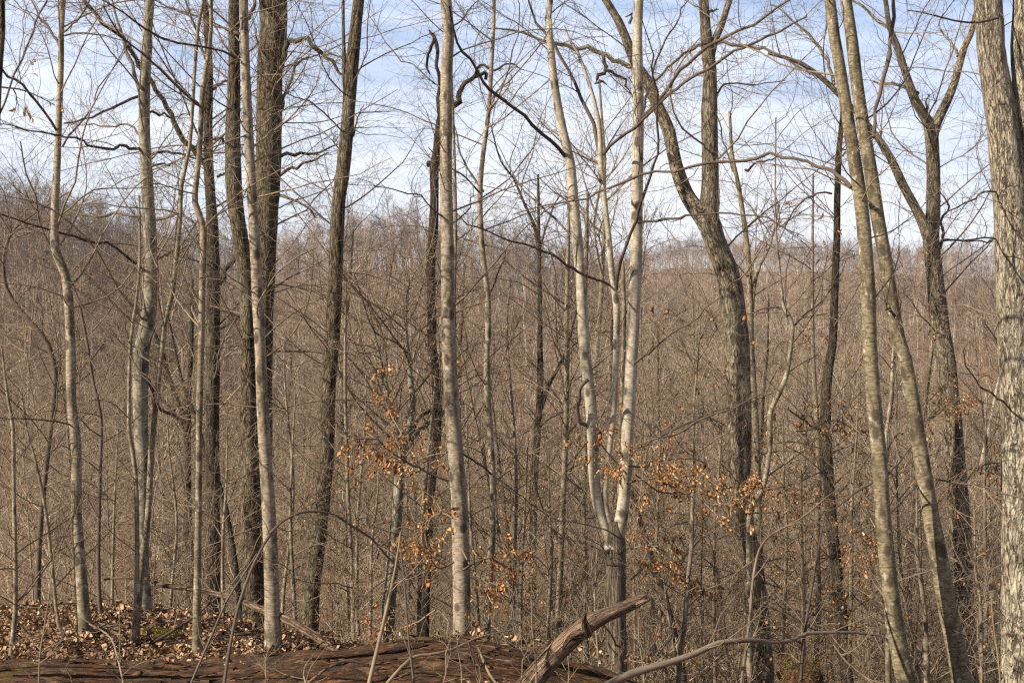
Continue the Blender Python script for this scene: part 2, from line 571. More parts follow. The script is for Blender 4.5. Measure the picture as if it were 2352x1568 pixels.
def grow(par, n, L, ang=(35, 65), up=0.03, wig=0.16, k=6, rr=0.006, tr=(0.1, 0.97), rmin=0.0012, tip=0.35, bias=None):
    """n child branches on the parent set (P, R); root first"""
    P, R = par
    N_, m, _ = P.shape
    seglen = np.linalg.norm(P[:, -1] - P[:, 0], axis=1) + 1e-6
    idx = rng.choice(N_, n, p=seglen / seglen.sum())
    t = rng.uniform(tr[0], tr[1], n)
    f = t * (m - 1)
    i0 = np.minimum(f.astype(int), m - 2)
    fr = (f - i0)[:, None]
    pos = P[idx, i0] * (1 - fr) + P[idx, i0 + 1] * fr
    rad = R[idx, i0] * (1 - fr[:, 0]) + R[idx, i0 + 1] * fr[:, 0]
    T = P[idx, i0 + 1] - P[idx, i0]
    T /= np.linalg.norm(T, axis=1, keepdims=True) + 1e-9
    r = rng.normal(size=(n, 3))
    if bias is not None:
        r = r + np.array(bias)
    perp = r - (r * T).sum(1, keepdims=True) * T
    perp /= np.linalg.norm(perp, axis=1, keepdims=True) + 1e-9
    a = np.radians(rng.uniform(ang[0], ang[1], n))[:, None]
    d = np.cos(a) * T + np.sin(a) * perp
    Ln = L * rng.uniform(0.45, 1.25, n) * (1 - 0.45 * t)
    out = np.empty((n, k, 3))
    out[:, 0] = pos
    drift = rng.normal(size=(n, 3)) * wig * 0.5
    for j in range(1, k):
        d = d + rng.normal(size=(n, 3)) * wig + drift
        d[:, 2] += up
        d /= np.linalg.norm(d, axis=1, keepdims=True)
        out[:, j] = out[:, j - 1] + d * (Ln / (k - 1))[:, None]
    r0 = np.maximum(np.minimum(rad * 0.6, rr * Ln + rmin), rmin)
    tt = np.linspace(0, 1, k)[None]
    RR = np.maximum(r0[:, None] * (1 - (1 - tip) * tt), rmin * 0.8)
    return out, RR


def merge(*sets):
    ks = max(s[0].shape[1] for s in sets)
    Ps, Rs = [], []
    for P, R in sets:
        if P.shape[1] != ks:
            f = np.linspace(0, P.shape[1] - 1, ks)
            i0 = np.minimum(f.astype(int), P.shape[1] - 2)
            fr = f - i0
            P = P[:, i0] * (1 - fr)[None, :, None] + P[:, i0 + 1] * fr[None, :, None]
            R = R[:, i0] * (1 - fr) + R[:, i0 + 1] * fr
        Ps.append(P)
        Rs.append(R)
    return np.concatenate(Ps), np.concatenate(Rs)


def trunk_disp(rough, length, r):
    def f(n, k, s):
        if rough:
            a = smooth_noise(k, s, length / 0.3, 5) * 0.04
            b = smooth_noise(k, s, length / 0.12, max(8, s // 2)) * 0.035
        else:
            a = smooth_noise(k, s, length / 0.5, 4) * 0.05
            b = smooth_noise(k, s, length / 0.12, 5) * 0.02
        return (a + b)[None]
    return f


def stem_path(pts, D, ext=0.0, ground=True, step=0.14):
    """pts top first; returns root-first path"""
    pp = [fp(x, y, D) for x, y, w in pts]
    rr = [w * K * D / 2 for x, y, w in pts]
    if ext > 0:
        d = pp[0] - pp[1]
        d /= np.linalg.norm(d)
        r0 = rr[0]
        q = pp[0]
        for s in (0.33, 0.66, 1.0):
            d = d + np.array([rng.normal() * 0.07, rng.normal() * 0.07, 0.05])
            d /= np.linalg.norm(d)
            q = q + d * ext / 3
            pp.insert(0, q)
            rr.insert(0, r0 * (1 - 0.8 * s))
    if ground:
        b = pp[-1]
        gz = Hs(b[0], b[1]) - 0.12
        if b[2] > gz + 0.15:
            dz = b[2] - gz
            d = pp[-1] - pp[-2]
            sl = d / abs(d[2]) if abs(d[2]) > 1e-6 else np.array([0, 0, -1.])
            q = b + np.array([sl[0] * dz * 0.3, 0, -dz])
            q[2] = Hs(q[0], q[1]) - 0.12
            pp.append(q)
            rr.append(rr[-1] * 1.3)
        else:
            pp.append(b + np.array([0, 0, -0.15]))
            rr.append(rr[-1] * 1.15)
    P, R = catmull(pp, rr, step)
    return P[::-1].copy(), R[::-1].copy()


def limb_path(pts, D, dd, step=0.10, jitter=0.012):
    pts = list(pts)
    if pts[0][2] < pts[-1][2]:
        pts = pts[::-1]
    n = len(pts)
    pp, rr = [], []
    for i, (x, y, w) in enumerate(pts):
        Di = D * (1 + dd * (i / (n - 1)))
        pp.append(fp(x, y, Di))
        rr.append(w * K * D / 2)
    tx, ty, tw = pts[-1]
    if ty <= 5 or tx <= 5 or tx >= 2347:
        d = pp[-1] - pp[-2]
        d /= np.linalg.norm(d)
        pp.append(pp[-1] + d * 0.9)
        rr.append(rr[-1] * 0.4)
    P, R = catmull(pp, rr, step)
    m_ = max(3, int(len(P) * step / 0.16))
    kn = rng.normal(size=(m_, 3)) * 0.010
    kn[0] = 0
    u = np.linspace(0, m_ - 1, len(P))
    u = np.floor(u) + (u % 1) ** 2 * (3 - 2 * (u % 1))
    P = P + np.stack([np.interp(u, np.arange(m_), kn[:, c]) for c in range(3)], 1)
    P[1:] += rng.normal(size=P[1:].shape) * np.minimum(jitter, R[1:, None] * 0.5)
    return P, R


NAMES = {}


def cat_of(name):
    return {'tree': 'tree', 'sapling': 'sapling'}.get(name.split('_')[-1], name.split('_')[-1])


def tree(name, label, D, bark, stems, limbs=(), nb=24, blen=1.6, ext=4.0, up=0.03, group=None, rough=False,
         twigm='twig', barks=None, l2=5, l3=4, t0=0.25, leaves=0, ang=(40, 75), tw=1.0, sides=None, limb_mat=None, ground=True):
    """stems: list of pixel paths (top first); first is the trunk that reaches the ground. limbs: (path, depth drift)"""
    paths = []
    for i, st in enumerate(stems):
        st_, gr = (st, ground) if i == 0 else (st, False)
        top_out = st_[0][1] <= 5
        paths.append(stem_path(st_, D, ext if top_out else 0.0, gr))
    base = paths[0][0][0].copy()
    base[2] = max(base[2], Hs(base[0], base[1]))
    root = empty(name, tuple(base))
    tag(root, label, cat_of(name), group)
    for i, (P, R) in enumerate(paths):
        L = np.linalg.norm(np.diff(P, axis=0), axis=1).sum()
        s = sides or (28 if rough and R.mean() > 0.06 else 14)
        mb = MB()
        Rf = R.copy()
        if i == 0 and ground:
            d = np.concatenate([[0], np.cumsum(np.linalg.norm(np.diff(P, axis=0), axis=1))])
            Rf = R * (1 + 0.5 * np.exp(-d / 0.2))
        if rough:
            P, Rf = resample(P, Rf, max(12, int(L / 0.07)))
        mb.tubes(P, Rf, s, 0, trunk_disp(rough, L, R.mean()), cap=True)
        mb.build('trunk' if i == 0 else 'stem', M[(barks or {}).get(i, bark)], root, base)
    lpar = []
    for (pts, dd) in limbs:
        P, R = limb_path(pts, D, dd)
        mb = MB()
        mb.tubes(P, R, 8 if R.max() > 0.02 else 6, 0, trunk_disp(rough, 2, 0), cap=True)
        lm = limb_mat or (bark if R.max() > 0.02 else 'dark_branch')
        mb.build('limb', M[lm], root, base)
        lpar.append(resample(P, R, 16))
    par = [resample(P[int(len(P) * t0):], R[int(len(R) * t0):], 16) for P, R in paths]
    tp = (np.stack([p[0] for p in par]), np.stack([p[1] for p in par]))
    mb = MB()
    nb = int(nb * 1.2)
    l1 = grow(tp, nb, blen, ang, up, 0.11, 10, 0.0045, (0.02, 0.99), rmin=0.0013 * tw)
    mb.tubes(*l1, 5)
    allp = l1
    if lpar:
        lp = (np.stack([p[0] for p in lpar]), np.stack([p[1] for p in lpar]))
        lb = grow(lp, len(lpar) * 6, 0.75, (25, 65), 0.03, 0.2, 8, 0.004, (0.15, 1.0), rmin=0.0012 * tw)
        mb.tubes(*lb, 4)
        allp = merge(l1, lb)
        mb_l = grow(lp, len(lpar) * 12, 0.5, (30, 70), 0.02, 0.22, 6, 0.0035, (0.1, 1.0), rmin=0.001 * tw)
        mb.tubes(*mb_l, 3)
    n1 = len(allp[0])
    g2 = grow(allp, n1 * l2, blen * 0.42, (25, 62), 0.02, 0.20, 8, 0.0032, (0.15, 1.0), rmin=0.0009 * tw)
    mb.tubes(*g2, 3)
    g3 = grow(g2, n1 * l2 * l3 // 2, blen * 0.2, (25, 65), 0.02, 0.25, 5, 0.002, (0.2, 1.0), rmin=0.0008 * tw)
    mb.tubes(*g3, 3)
    tw_o = mb.build('twigs', M[twigm], root, base)
    if leaves:
        lf = MB()
        idx = rng.choice(len(g3[0]), leaves)
        add_leaves(lf, g3, idx)
        lf.build('leaves', M['leaf'], root, base)
    return root


def add_leaves(lf, g, idx, size=0.085):
    P = g[0][idx]
    k = P.shape[1]
    j = rng.integers(1, k, len(idx))
    pos = P[np.arange(len(idx)), j]
    d = P[np.arange(len(idx)), j] - P[np.arange(len(idx)), j - 1]
    d /= np.linalg.norm(d, axis=1, keepdims=True) + 1e-9
    d = d * 0.45 + rng.normal(size=d.shape) * 0.3 + np.array([0, 0, -0.8])
    lf.leaves(pos, d, size * rng.uniform(0.6, 1.3, len(idx)), 0, 0.4, 0.35)

rng = np.random.default_rng(21)
# ---------------------------------------------------------------- the named trees (pixel paths, top first: x, y, width)
tree('beech_tree', 'crooked pale beech with a kinked trunk, rooted in leaves at far left', 10.9, 'beech',
     [[(145, 0, 12), (140, 150, 13), (134, 300, 15), (130, 400, 17), (125, 500, 19), (127, 575, 20), (150, 630, 21), (158, 700, 21), (162, 784, 22), (163, 884, 23), (167, 960, 23), (175, 1020, 23), (176, 1184, 24), (183, 1284, 26), (190, 1384, 29), (197, 1462, 32)]],
     [([(130, 300, 7), (100, 255, 6), (65, 215, 6), (30, 185, 5), (0, 155, 5)], -.1),
      ([(137, 107, 7), (115, 75, 6), (90, 40, 5), (70, 0, 4)], .08),
      ([(145, 335, 5), (170, 295, 5), (200, 255, 4), (240, 185, 3), (290, 120, 2)], .1),
      ([(146, 75, 4), (190, 30, 4), (205, 0, 3)], -.1),
      ([(160, 660, 6), (190, 700, 5), (235, 745, 5), (300, 820, 4), (360, 900, 3), (420, 960, 2)], -.1),
      ([(163, 975, 4), (110, 968, 4), (50, 960, 3), (0, 958, 2)], -.1),
      ([(152, 822, 4), (90, 740, 3), (40, 690, 2)], .1)],
     nb=26, blen=1.5, ext=5)
tree('grey_tree', 'mottled grey trunk with dark blotches and knots, behind two thin leaning stems', 12.0, 'patchy',
     [[(345, 0, 21), (338, 100, 24), (333, 200, 24), (331, 300, 26), (337, 400, 28), (343, 500, 29), (347, 600, 31), (345, 700, 33), (335, 760, 36), (325, 800, 37), (322, 884, 36), (323, 984, 34), (329, 1084, 32), (328, 1284, 30), (333, 1442, 34)]],
     [([(322, 220, 7), (270, 240, 6), (220, 262, 5), (185, 275, 4), (150, 285, 3)], -.1),
      ([(325, 342, 8), (290, 340, 7), (245, 342, 6), (205, 330, 5), (150, 315, 4), (60, 300, 3), (0, 288, 2)], -.15),
      ([(320, 310, 6), (290, 288, 5), (230, 290, 4), (150, 285, 3)], .1),
      ([(338, 362, 7), (370, 352, 6), (410, 352, 5), (450, 362, 4), (500, 372, 2)], .1),
      ([(322, 215, 9), (305, 150, 8), (285, 100, 7), (270, 50, 6), (262, 0, 5)], .05),
      ([(340, 260, 6), (370, 262, 5), (400, 268, 4), (440, 262, 2)], .1),
      ([(345, 383, 6), (375, 378, 5), (395, 383, 4)], .0),
      ([(355, 505, 8), (395, 492, 7), (425, 495, 6), (448, 515, 4), (455, 560, 2)], -.05),
      ([(330, 497, 7), (280, 493, 7), (245, 495, 6), (200, 500, 6), (170, 485, 5), (140, 470, 3)], .08),
      ([(335, 625, 6), (295, 590, 6), (250, 560, 6), (200, 552, 6), (140, 535, 5), (60, 510, 4), (0, 490, 3)], -.1),
      ([(360, 595, 7), (385, 582, 6), (410, 575, 4), (440, 560, 3)], .1),
      ([(340, 870, 9), (365, 930, 8), (400, 950, 7), (425, 970, 5)], .1)],
     nb=34, blen=1.7, ext=5, l2=6)
tree('thin_sapling', 'thin upright sapling stem crossing in front of the mottled grey trunk', 10.6, 'stem',
     [[(320, 450, 5), (321, 600, 6), (312, 700, 7), (300, 784, 8), (296, 934, 9), (298, 1000, 10), (311, 1084, 11), (315, 1234, 11), (312, 1409, 12), (303, 1500, 13)]],
     nb=16, blen=0.9)
tree('leaning_sapling', 'slim grey sapling leaning right to left down to the thin upright one', 10.7, 'beech_tan',
     [[(467, 0, 7), (452, 100, 8), (442, 250, 8), (435, 340, 9), (417, 425, 10), (414, 500, 10), (407, 575, 11), (395, 675, 12), (377, 750, 13), (372, 800, 13), (360, 909, 13), (348, 1034, 14), (340, 1184, 14), (327, 1284, 14), (318, 1400, 13), (309, 1496, 14)]],
     [([(345, 830, 4), (300, 790, 3), (250, 760, 2)], .1)], nb=20, blen=1.1, ext=4)
tree('beech_pole', 'slender olive grey beech pole with a kink high up, standing behind the long log', 10.3, 'beech_tan',
     [[(485, 0, 8), (482, 100, 10), (465, 210, 12), (460, 325, 12), (452, 410, 13), (448, 465, 14), (467, 525, 16), (465, 625, 15), (462, 784, 15), (458, 934, 15), (457, 1084, 15), (455, 1234, 16), (453, 1400, 18), (452, 1512, 20)]],
     [([(460, 245, 6), (415, 205, 5), (375, 165, 5), (320, 120, 4), (280, 80, 4), (240, 20, 3)], -.1),
      ([(458, 500, 4), (420, 560, 3), (400, 620, 2)], .1)], nb=22, blen=1.3, ext=4)
tree('oak_tree', 'straight dark furrowed trunk right behind the slender olive pole', 18.0, 'oak_dark',
     [[(470, 0, 14), (478, 100, 17), (480, 200, 19), (478, 300, 21), (480, 400, 23), (487, 500, 26), (490, 600, 29), (490, 784, 32), (488, 884, 33), (488, 1134, 34), (493, 1384, 34), (493, 1460, 36)]],
     [([(195, 0, 8), (235, 50, 9), (280, 85, 9), (310, 135, 9), (350, 190, 10), (380, 250, 11), (425, 320, 12), (470, 375, 13)], -.06),
      ([(490, 205, 7), (510, 190, 6), (530, 180, 4)], .1),
      ([(503, 650, 15), (520, 620, 13), (545, 585, 10), (560, 560, 6)], .06),
      ([(500, 405, 6), (515, 400, 5), (530, 398, 3)], .1)],
     nb=40, blen=2.6, ext=6, rough=True, l2=6, tw=1.4)
tree('gnarled_tree', 'dark furrowed trunk with a hollow knot, bending behind the smooth tan beech', 16.0, 'oak',
     [[(537, 0, 24), (538, 150, 27), (535, 300, 34), (537, 430, 38), (545, 500, 36), (560, 600, 35), (568, 700, 35), (570, 784, 37), (572, 884, 40), (575, 1084, 44), (580, 1284, 48), (584, 1470, 54)]],
     [([(548, 60, 10), (575, 35, 9), (588, 0, 8)], .05), ([(525, 330, 6), (500, 320, 5), (470, 330, 3)], -.1)],
     nb=34, blen=2.4, ext=6, rough=True, l2=6, tw=1.3)
tree('beech_tree', 'smooth tan beech leaning slightly, in front of the two dark furrowed trunks', 10.3, 'beech',
     [[(560, 0, 21), (562, 100, 21), (566, 200, 22), (571, 300, 23), (576, 400, 23), (582, 500, 24), (588, 600, 25), (592, 700, 26), (597, 784, 26), (603, 934, 28), (612, 1084, 30), (618, 1184, 32), (622, 1284, 33), (625, 1384, 35), (628, 1505, 38)]],
     [([(545, 135, 6), (510, 115, 5), (450, 105, 5), (375, 80, 5), (300, 40, 4), (240, 0, 3)], -.1),
      ([(550, 78, 6), (500, 60, 5), (450, 40, 4), (400, 20, 4), (350, 0, 3)], .1)],
     nb=22, blen=1.4, ext=5)
tree('oak_tree', 'broad dark furrowed trunk, widest one left of centre, rising behind the tan beech', 17.0, 'oak',
     [[(627, 0, 66), (621, 150, 58), (618, 300, 58), (615, 400, 58), (611, 500, 54), (608, 600, 50), (605, 700, 46), (604, 784, 46), (602, 950, 46), (600, 1100, 46), (597, 1300, 48), (594, 1478, 54)]],
     [([(646, 160, 15), (652, 125, 13), (663, 100, 12), (680, 94, 11), (708, 95, 10), (738, 120, 9), (763, 140, 8), (783, 165, 6), (800, 185, 3)], -.05),
      ([(648, 250, 9), (663, 200, 7), (688, 145, 6), (708, 132, 4)], .05),
      ([(646, 358, 9), (688, 354, 7), (738, 345, 5), (773, 330, 3)], .05),
      ([(643, 403, 8), (673, 385, 7), (713, 372, 5), (753, 352, 3)], -.05),
      ([(635, 447, 8), (673, 460, 6), (703, 475, 4), (725, 500, 2)], -.04)],
     nb=60, blen=2.2, ext=7, rough=True, l2=7, tw=1.2, ang=(60, 95))
tree('leaning_tree', 'tall rough trunk leaning left toward its base, greenish bark, left of centre', 14.0, 'oak',
     [[(824, 0, 26), (816, 75, 28), (809, 150, 30), (799, 275, 31), (790, 375, 32), (777, 475, 32), (773, 575, 32), (767, 700, 33), (763, 784, 34), (757, 850, 33), (752, 934, 33), (753, 1009, 34), (743, 1134, 35), (730, 1234, 37), (716, 1350, 40), (706, 1490, 46)],
      [(788, 0, 7), (790, 120, 9), (792, 200, 11), (797, 275, 12)]],
     [([(812, 312, 5), (820, 280, 4), (832, 245, 2)], .05), ([(800, 375, 4), (770, 330, 3), (760, 300, 2)], .05),
      ([(820, 145, 4), (780, 130, 3), (745, 115, 2)], .05)],
     nb=34, blen=1.8, ext=6, rough=True, l2=6, tw=1.2)
tree('beech_tree', 'smooth pale beech standing alone at centre behind the hump of the rotten log', 10.9, 'beech',
     [[(1024, 0, 26), (1026, 150, 27), (1024, 300, 28), (1025, 450, 29), (1028, 600, 30), (1030, 784, 32), (1034, 850, 32), (1038, 934, 34), (1050, 1084, 36), (1056, 1184, 38), (1060, 1334, 39), (1062, 1470, 40)]],
     [([(1040, 60, 4), (1080, 20, 3), (1100, 0, 2)], .1), ([(1012, 200, 4), (960, 160, 3), (900, 110, 3), (850, 40, 2)], .1),
      ([(1020, 500, 4), (980, 460, 3), (940, 440, 3), (860, 430, 2)], -.1)],
     nb=20, blen=1.5, ext=5)
tree('thin_sapling', 'very thin pale stem rising close along the right side of the centre beech', 12.5, 'beech',
     [[(1038, 180, 4), (1042, 300, 6), (1044, 400, 8), (1046, 500, 9), (1045, 600, 9), (1043, 700, 9), (1046, 900, 9), (1052, 1200, 10), (1066, 1460, 11)]],
     nb=20, blen=1.2)
tree('dead_snag', 'crooked blackened dead trunk with one bare arching limb, just left of the centre beech', 15.5, 'snag',
     [[(1012, 255, 9), (1006, 290, 13), (1004, 350, 20), (997, 380, 22), (998, 450, 20), (994, 550, 22), (989, 600, 24), (990, 650, 20), (992, 750, 22), (993, 800, 20), (1000, 850, 21), (1003, 900, 22), (1003, 1009, 20), (995, 1084, 18), (988, 1184, 17), (983, 1284, 16), (978, 1400, 17), (976, 1480, 20)]],
     [([(1008, 300, 15), (1030, 250, 14), (1048, 233, 13), (1058, 215, 12), (1070, 190, 11), (1090, 176, 10), (1112, 172, 9), (1122, 180, 8)], .03),
      ([(1088, 178, 8), (1098, 160, 7), (1110, 148, 6), (1135, 160, 5), (1150, 152, 5), (1175, 148, 4), (1200, 160, 3)], -.03),
      ([(998, 90, 8), (990, 105, 8), (984, 125, 7), (980, 150, 6), (985, 170, 4)], .03),
      ([(1002, 380, 12), (1008, 250, 8), (1006, 150, 8), (1000, 90, 9), (985, 70, 4)], .02),
      ([(984, 380, 10), (988, 372, 9), (1000, 366, 8)], .03),
      ([(1000, 650, 8), (1020, 635, 7), (1035, 600, 5)], .03),
      ([(1004, 935, 9), (975, 955, 8), (948, 990, 6), (930, 1020, 4)], -.03)],
     nb=16, blen=1.0, twigm='dark_branch', l2=3, rough=True, limb_mat='snag')
tree('beech_pole', 'slim wavy beech pole a little right of the centre beech', 13.0, 'beech',
     [[(1135, 0, 8), (1130, 125, 9), (1123, 250, 10), (1110, 350, 11), (1103, 425, 12), (1103, 500, 12), (1110, 600, 13), (1120, 675, 14), (1121, 784, 14), (1118, 800, 14), (1120, 909, 15), (1128, 1034, 15), (1133, 1134, 15), (1130, 1234, 16), (1123, 1359, 17), (1116, 1480, 19)]],
     [([(1110, 440, 6), (1085, 400, 5), (1060, 350, 4), (1045, 290, 3), (1020, 220, 2)], .06),
      ([(1104, 445, 5), (1070, 410, 4), (1030, 380, 3), (980, 340, 2)], -.06),
      ([(1128, 670, 4), (1145, 620, 4), (1158, 577, 4), (1120, 565, 3), (1060, 548, 2)], .04),
      ([(1130, 1090, 5), (1095, 1060, 4), (1065, 1038, 4), (1045, 1030, 3)], -.08),
      ([(1135, 1130, 6), (1150, 1230, 5), (1170, 1360, 4), (1190, 1480, 3)], -.1)],
     nb=30, blen=1.6, ext=4)
tree('beech_clump', 'three pale beech stems fanning from one stump-like base right of centre', 11.0, 'beech_white',
     [[(1410, 1196, 30), (1412, 1225, 42), (1413, 1250, 47), (1413, 1300, 46), (1414, 1420, 46), (1416, 1530, 48)],
      [(1468, 0, 21), (1464, 125, 24), (1466, 250, 25), (1464, 400, 26), (1462, 500, 27), (1461, 600, 28), (1456, 700, 29), (1453, 784, 29), (1448, 884, 29), (1441, 1009, 28), (1434, 1134, 28), (1428, 1184, 30), (1418, 1240, 34)],
      [(1264, 0, 14), (1260, 45, 15), (1266, 125, 18), (1276, 210, 19), (1295, 310, 21), (1311, 380, 23), (1316, 450, 24), (1326, 550, 24), (1336, 675, 25), (1341, 784, 26), (1352, 884, 26), (1361, 984, 27), (1364, 1084, 25), (1372, 1150, 24), (1386, 1200, 24), (1410, 1258, 28)],
      [(1296, 60, 4), (1310, 95, 6), (1326, 120, 7), (1351, 185, 8), (1376, 280, 10), (1379, 360, 13), (1384, 425, 13), (1396, 525, 13), (1408, 650, 14), (1416, 700, 15), (1416, 784, 14), (1408, 960, 14), (1393, 1084, 14), (1391, 1159, 15), (1401, 1209, 17), (1412, 1250, 20)]],
     [([(1216, 0, 4), (1236, 50, 6), (1276, 105, 7), (1306, 160, 7), (1336, 225, 8), (1361, 285, 9), (1378, 358, 10)], .03),
      ([(1416, 665, 8), (1436, 575, 7), (1466, 475, 7), (1496, 400, 6), (1510, 350, 5), (1508, 250, 5), (1504, 175, 4), (1496, 125, 3), (1480, 50, 2)], -.12),
      ([(1466, 288, 9), (1476, 265, 8), (1526, 212, 8), (1576, 145, 7), (1626, 107, 7), (1701, 70, 6), (1764, 32, 5), (1810, 0, 4)], -.15),
      ([(1386, 356, 7), (1436, 310, 7), (1496, 250, 7), (1576, 190, 6), (1651, 145, 6), (1706, 115, 5), (1764, 82, 5), (1850, 40, 3)], -.2),
      ([(1300, 362, 9), (1266, 325, 8), (1226, 290, 8), (1176, 245, 7), (1128, 205, 7), (1093, 165, 6), (1063, 115, 6), (1040, 70, 5), (1030, 15, 4)], -.12),
      ([(1400, 655, 6), (1351, 632, 6), (1301, 605, 6), (1251, 575, 5), (1176, 550, 4), (1100, 525, 3), (1045, 490, 2)], -.15),
      ([(1316, 545, 5), (1290, 510, 5), (1240, 470, 5), (1200, 440, 4), (1176, 400, 3), (1140, 330, 2)], .1),
      ([(1464, 290, 6), (1500, 160, 5), (1545, 60, 4), (1580, 0, 3)], .1),
      ([(1456, 510, 7), (1500, 506, 6), (1560, 500, 6), (1600, 492, 5), (1680, 488, 4), (1764, 500, 3), (1850, 540, 2)], -.12),
      ([(1345, 870, 8), (1328, 905, 8), (1322, 940, 8), (1333, 962, 9), (1352, 978, 10)], -.02),
      ([(1452, 838, 6), (1490, 810, 5), (1540, 770, 4), (1600, 725, 3), (1660, 680, 2)], -.1),
      ([(1448, 1030, 6), (1500, 1012, 5), (1560, 990, 5), (1620, 960, 4), (1690, 935, 4), (1764, 900, 2)], -.12),
      ([(1500, 1010, 4), (1560, 985, 4), (1640, 945, 3), (1690, 935, 3), (1770, 905, 2)], .05),
      ([(1392, 1262, 14), (1400, 1258, 22), (1412, 1262, 26), (1420, 1270, 22)], -.005)],
     nb=30, blen=1.7, ext=5, l2=5, barks={0: 'stump_bark'})
tree('oak_tree', 'massive rough barked tree forking at mid height, its left fork sweeping up leftward', 14.0, 'oak_mid',
     [[(1616, 0, 23), (1619, 50, 24), (1625, 110, 30), (1631, 175, 31), (1629, 250, 37), (1631, 350, 37), (1631, 425, 40), (1627, 490, 48), (1630, 515, 52), (1641, 550, 50), (1661, 600, 51), (1676, 650, 54), (1686, 725, 56), (1692, 784, 57), (1696, 860, 57), (1697, 934, 57), (1699, 1084, 54), (1706, 1200, 50), (1728, 1300, 51), (1742, 1434, 53), (1750, 1568, 56)],
      [(1391, 0, 17), (1421, 50, 19), (1446, 110, 21), (1461, 150, 23), (1486, 185, 25), (1506, 235, 27), (1536, 300, 29), (1551, 375, 31), (1571, 435, 33), (1591, 470, 36), (1620, 505, 44), (1636, 540, 46)],
      [(1676, 0, 14), (1661, 50, 16), (1641, 95, 17), (1630, 140, 22)]],
     [([(1472, 165, 12), (1446, 150, 12), (1406, 135, 11), (1385, 118, 11), (1350, 110, 10), (1326, 112, 9), (1276, 100, 8), (1226, 88, 6), (1176, 70, 5), (1120, 65, 3)], .03),
      ([(1386, 128, 9), (1392, 150, 10), (1392, 165, 9), (1375, 175, 9), (1368, 192, 8), (1382, 185, 7), (1394, 195, 3)], .0),
      ([(1390, 160, 7), (1415, 168, 6), (1435, 182, 5), (1440, 200, 4), (1450, 215, 3)], .03),
      ([(1630, 96, 9), (1665, 97, 8), (1700, 100, 8), (1740, 108, 7), (1770, 118, 6), (1850, 160, 4), (1880, 180, 2)], -.06),
      ([(1642, 235, 6), (1655, 200, 5), (1680, 190, 4), (1740, 195, 3), (1800, 185, 2)], .05),
      ([(1628, 28, 7), (1640, 22, 6), (1652, 25, 3)], .0),
      ([(1445, 55, 7), (1450, 35, 6), (1435, 42, 3)], .0),
      ([(1630, 96, 7), (1600, 105, 6), (1560, 130, 6), (1520, 165, 5), (1500, 200, 4), (1480, 225, 3)], -.12)],
     nb=60, blen=2.0, ext=6, rough=True, l2=6, tw=1.2, sides=36)
tree('thin_tree', 'thin grey forked tree close along the right side of the massive forking tree', 18.0, 'beech_tan',
     [[(1676, 255, 6), (1681, 350, 9), (1696, 425, 10), (1711, 525, 12), (1721, 625, 13), (1725, 784, 16), (1728, 850, 16), (1736, 984, 17), (1741, 1134, 18), (1745, 1300, 18), (1748, 1480, 20)],
      [(1790, 470, 4), (1770, 560, 6), (1745, 610, 8), (1732, 660, 9), (1726, 740, 10)]],
     [([(1712, 390, 6), (1740, 375, 5), (1790, 360, 3)], .05), ([(1700, 430, 5), (1670, 350, 4), (1650, 270, 3)], .05)],
     nb=46, blen=2.0, tw=1.3, l2=6)
tree('winding_sapling', 'pale winding sapling with a sharp elbow, right of the massive forking tree', 12.8, 'beech',
     [[(1782, 270, 3), (1781, 450, 4), (1784, 550, 5), (1794, 650, 6), (1799, 700, 8), (1812, 725, 9), (1820, 750, 10), (1816, 800, 10), (1804, 870, 11), (1774, 934, 12), (1768, 960, 12), (1769, 1009, 12), (1764, 1064, 12), (1751, 1124, 13), (1726, 1164, 14), (1721, 1234, 14), (1722, 1400, 15)]],
     [([(1818, 745, 6), (1800, 715, 6), (1780, 702, 6), (1755, 706, 4), (1730, 720, 2)], .04),
      ([(1820, 750, 5), (1850, 720, 4), (1890, 690, 3), (1930, 640, 2)], .08)], nb=24, blen=1.3)
tree('dark_tree', 'slim dark furrowed trunk rising left of the twin leaning stems', 16.0, 'oak_dark',
     [[(1937, 235, 8), (1934, 270, 10), (1927, 350, 13), (1923, 450, 15), (1922, 550, 16), (1918, 650, 18), (1913, 784, 19), (1907, 820, 21), (1897, 909, 24), (1899, 1034, 25), (1909, 1184, 26), (1924, 1334, 28), (1938, 1484, 31), (1945, 1568, 32)]],
     [([(1910, 445, 5), (1880, 440, 4), (1840, 470, 4), (1810, 500, 3), (1790, 560, 2)], -.05),
      ([(1930, 360, 5), (1955, 345, 4), (1990, 350, 2)], .05),
      ([(1896, 1000, 6), (1870, 985, 5), (1840, 960, 4), (1810, 940, 3)], -.05)],
     nb=40, blen=1.9, rough=True, tw=1.3, l2=6)
tree('thin_tree', 'thin grey stem touching the left side of the slim dark furrowed trunk', 16.8, 'stem',
     [[(1868, 400, 4), (1866, 600, 7), (1867, 784, 9), (1871, 884, 11), (1877, 984, 12), (1881, 1084, 13), (1877, 1234, 13), (1880, 1400, 13), (1872, 1568, 13)]],
     nb=34, blen=1.6, tw=1.2)
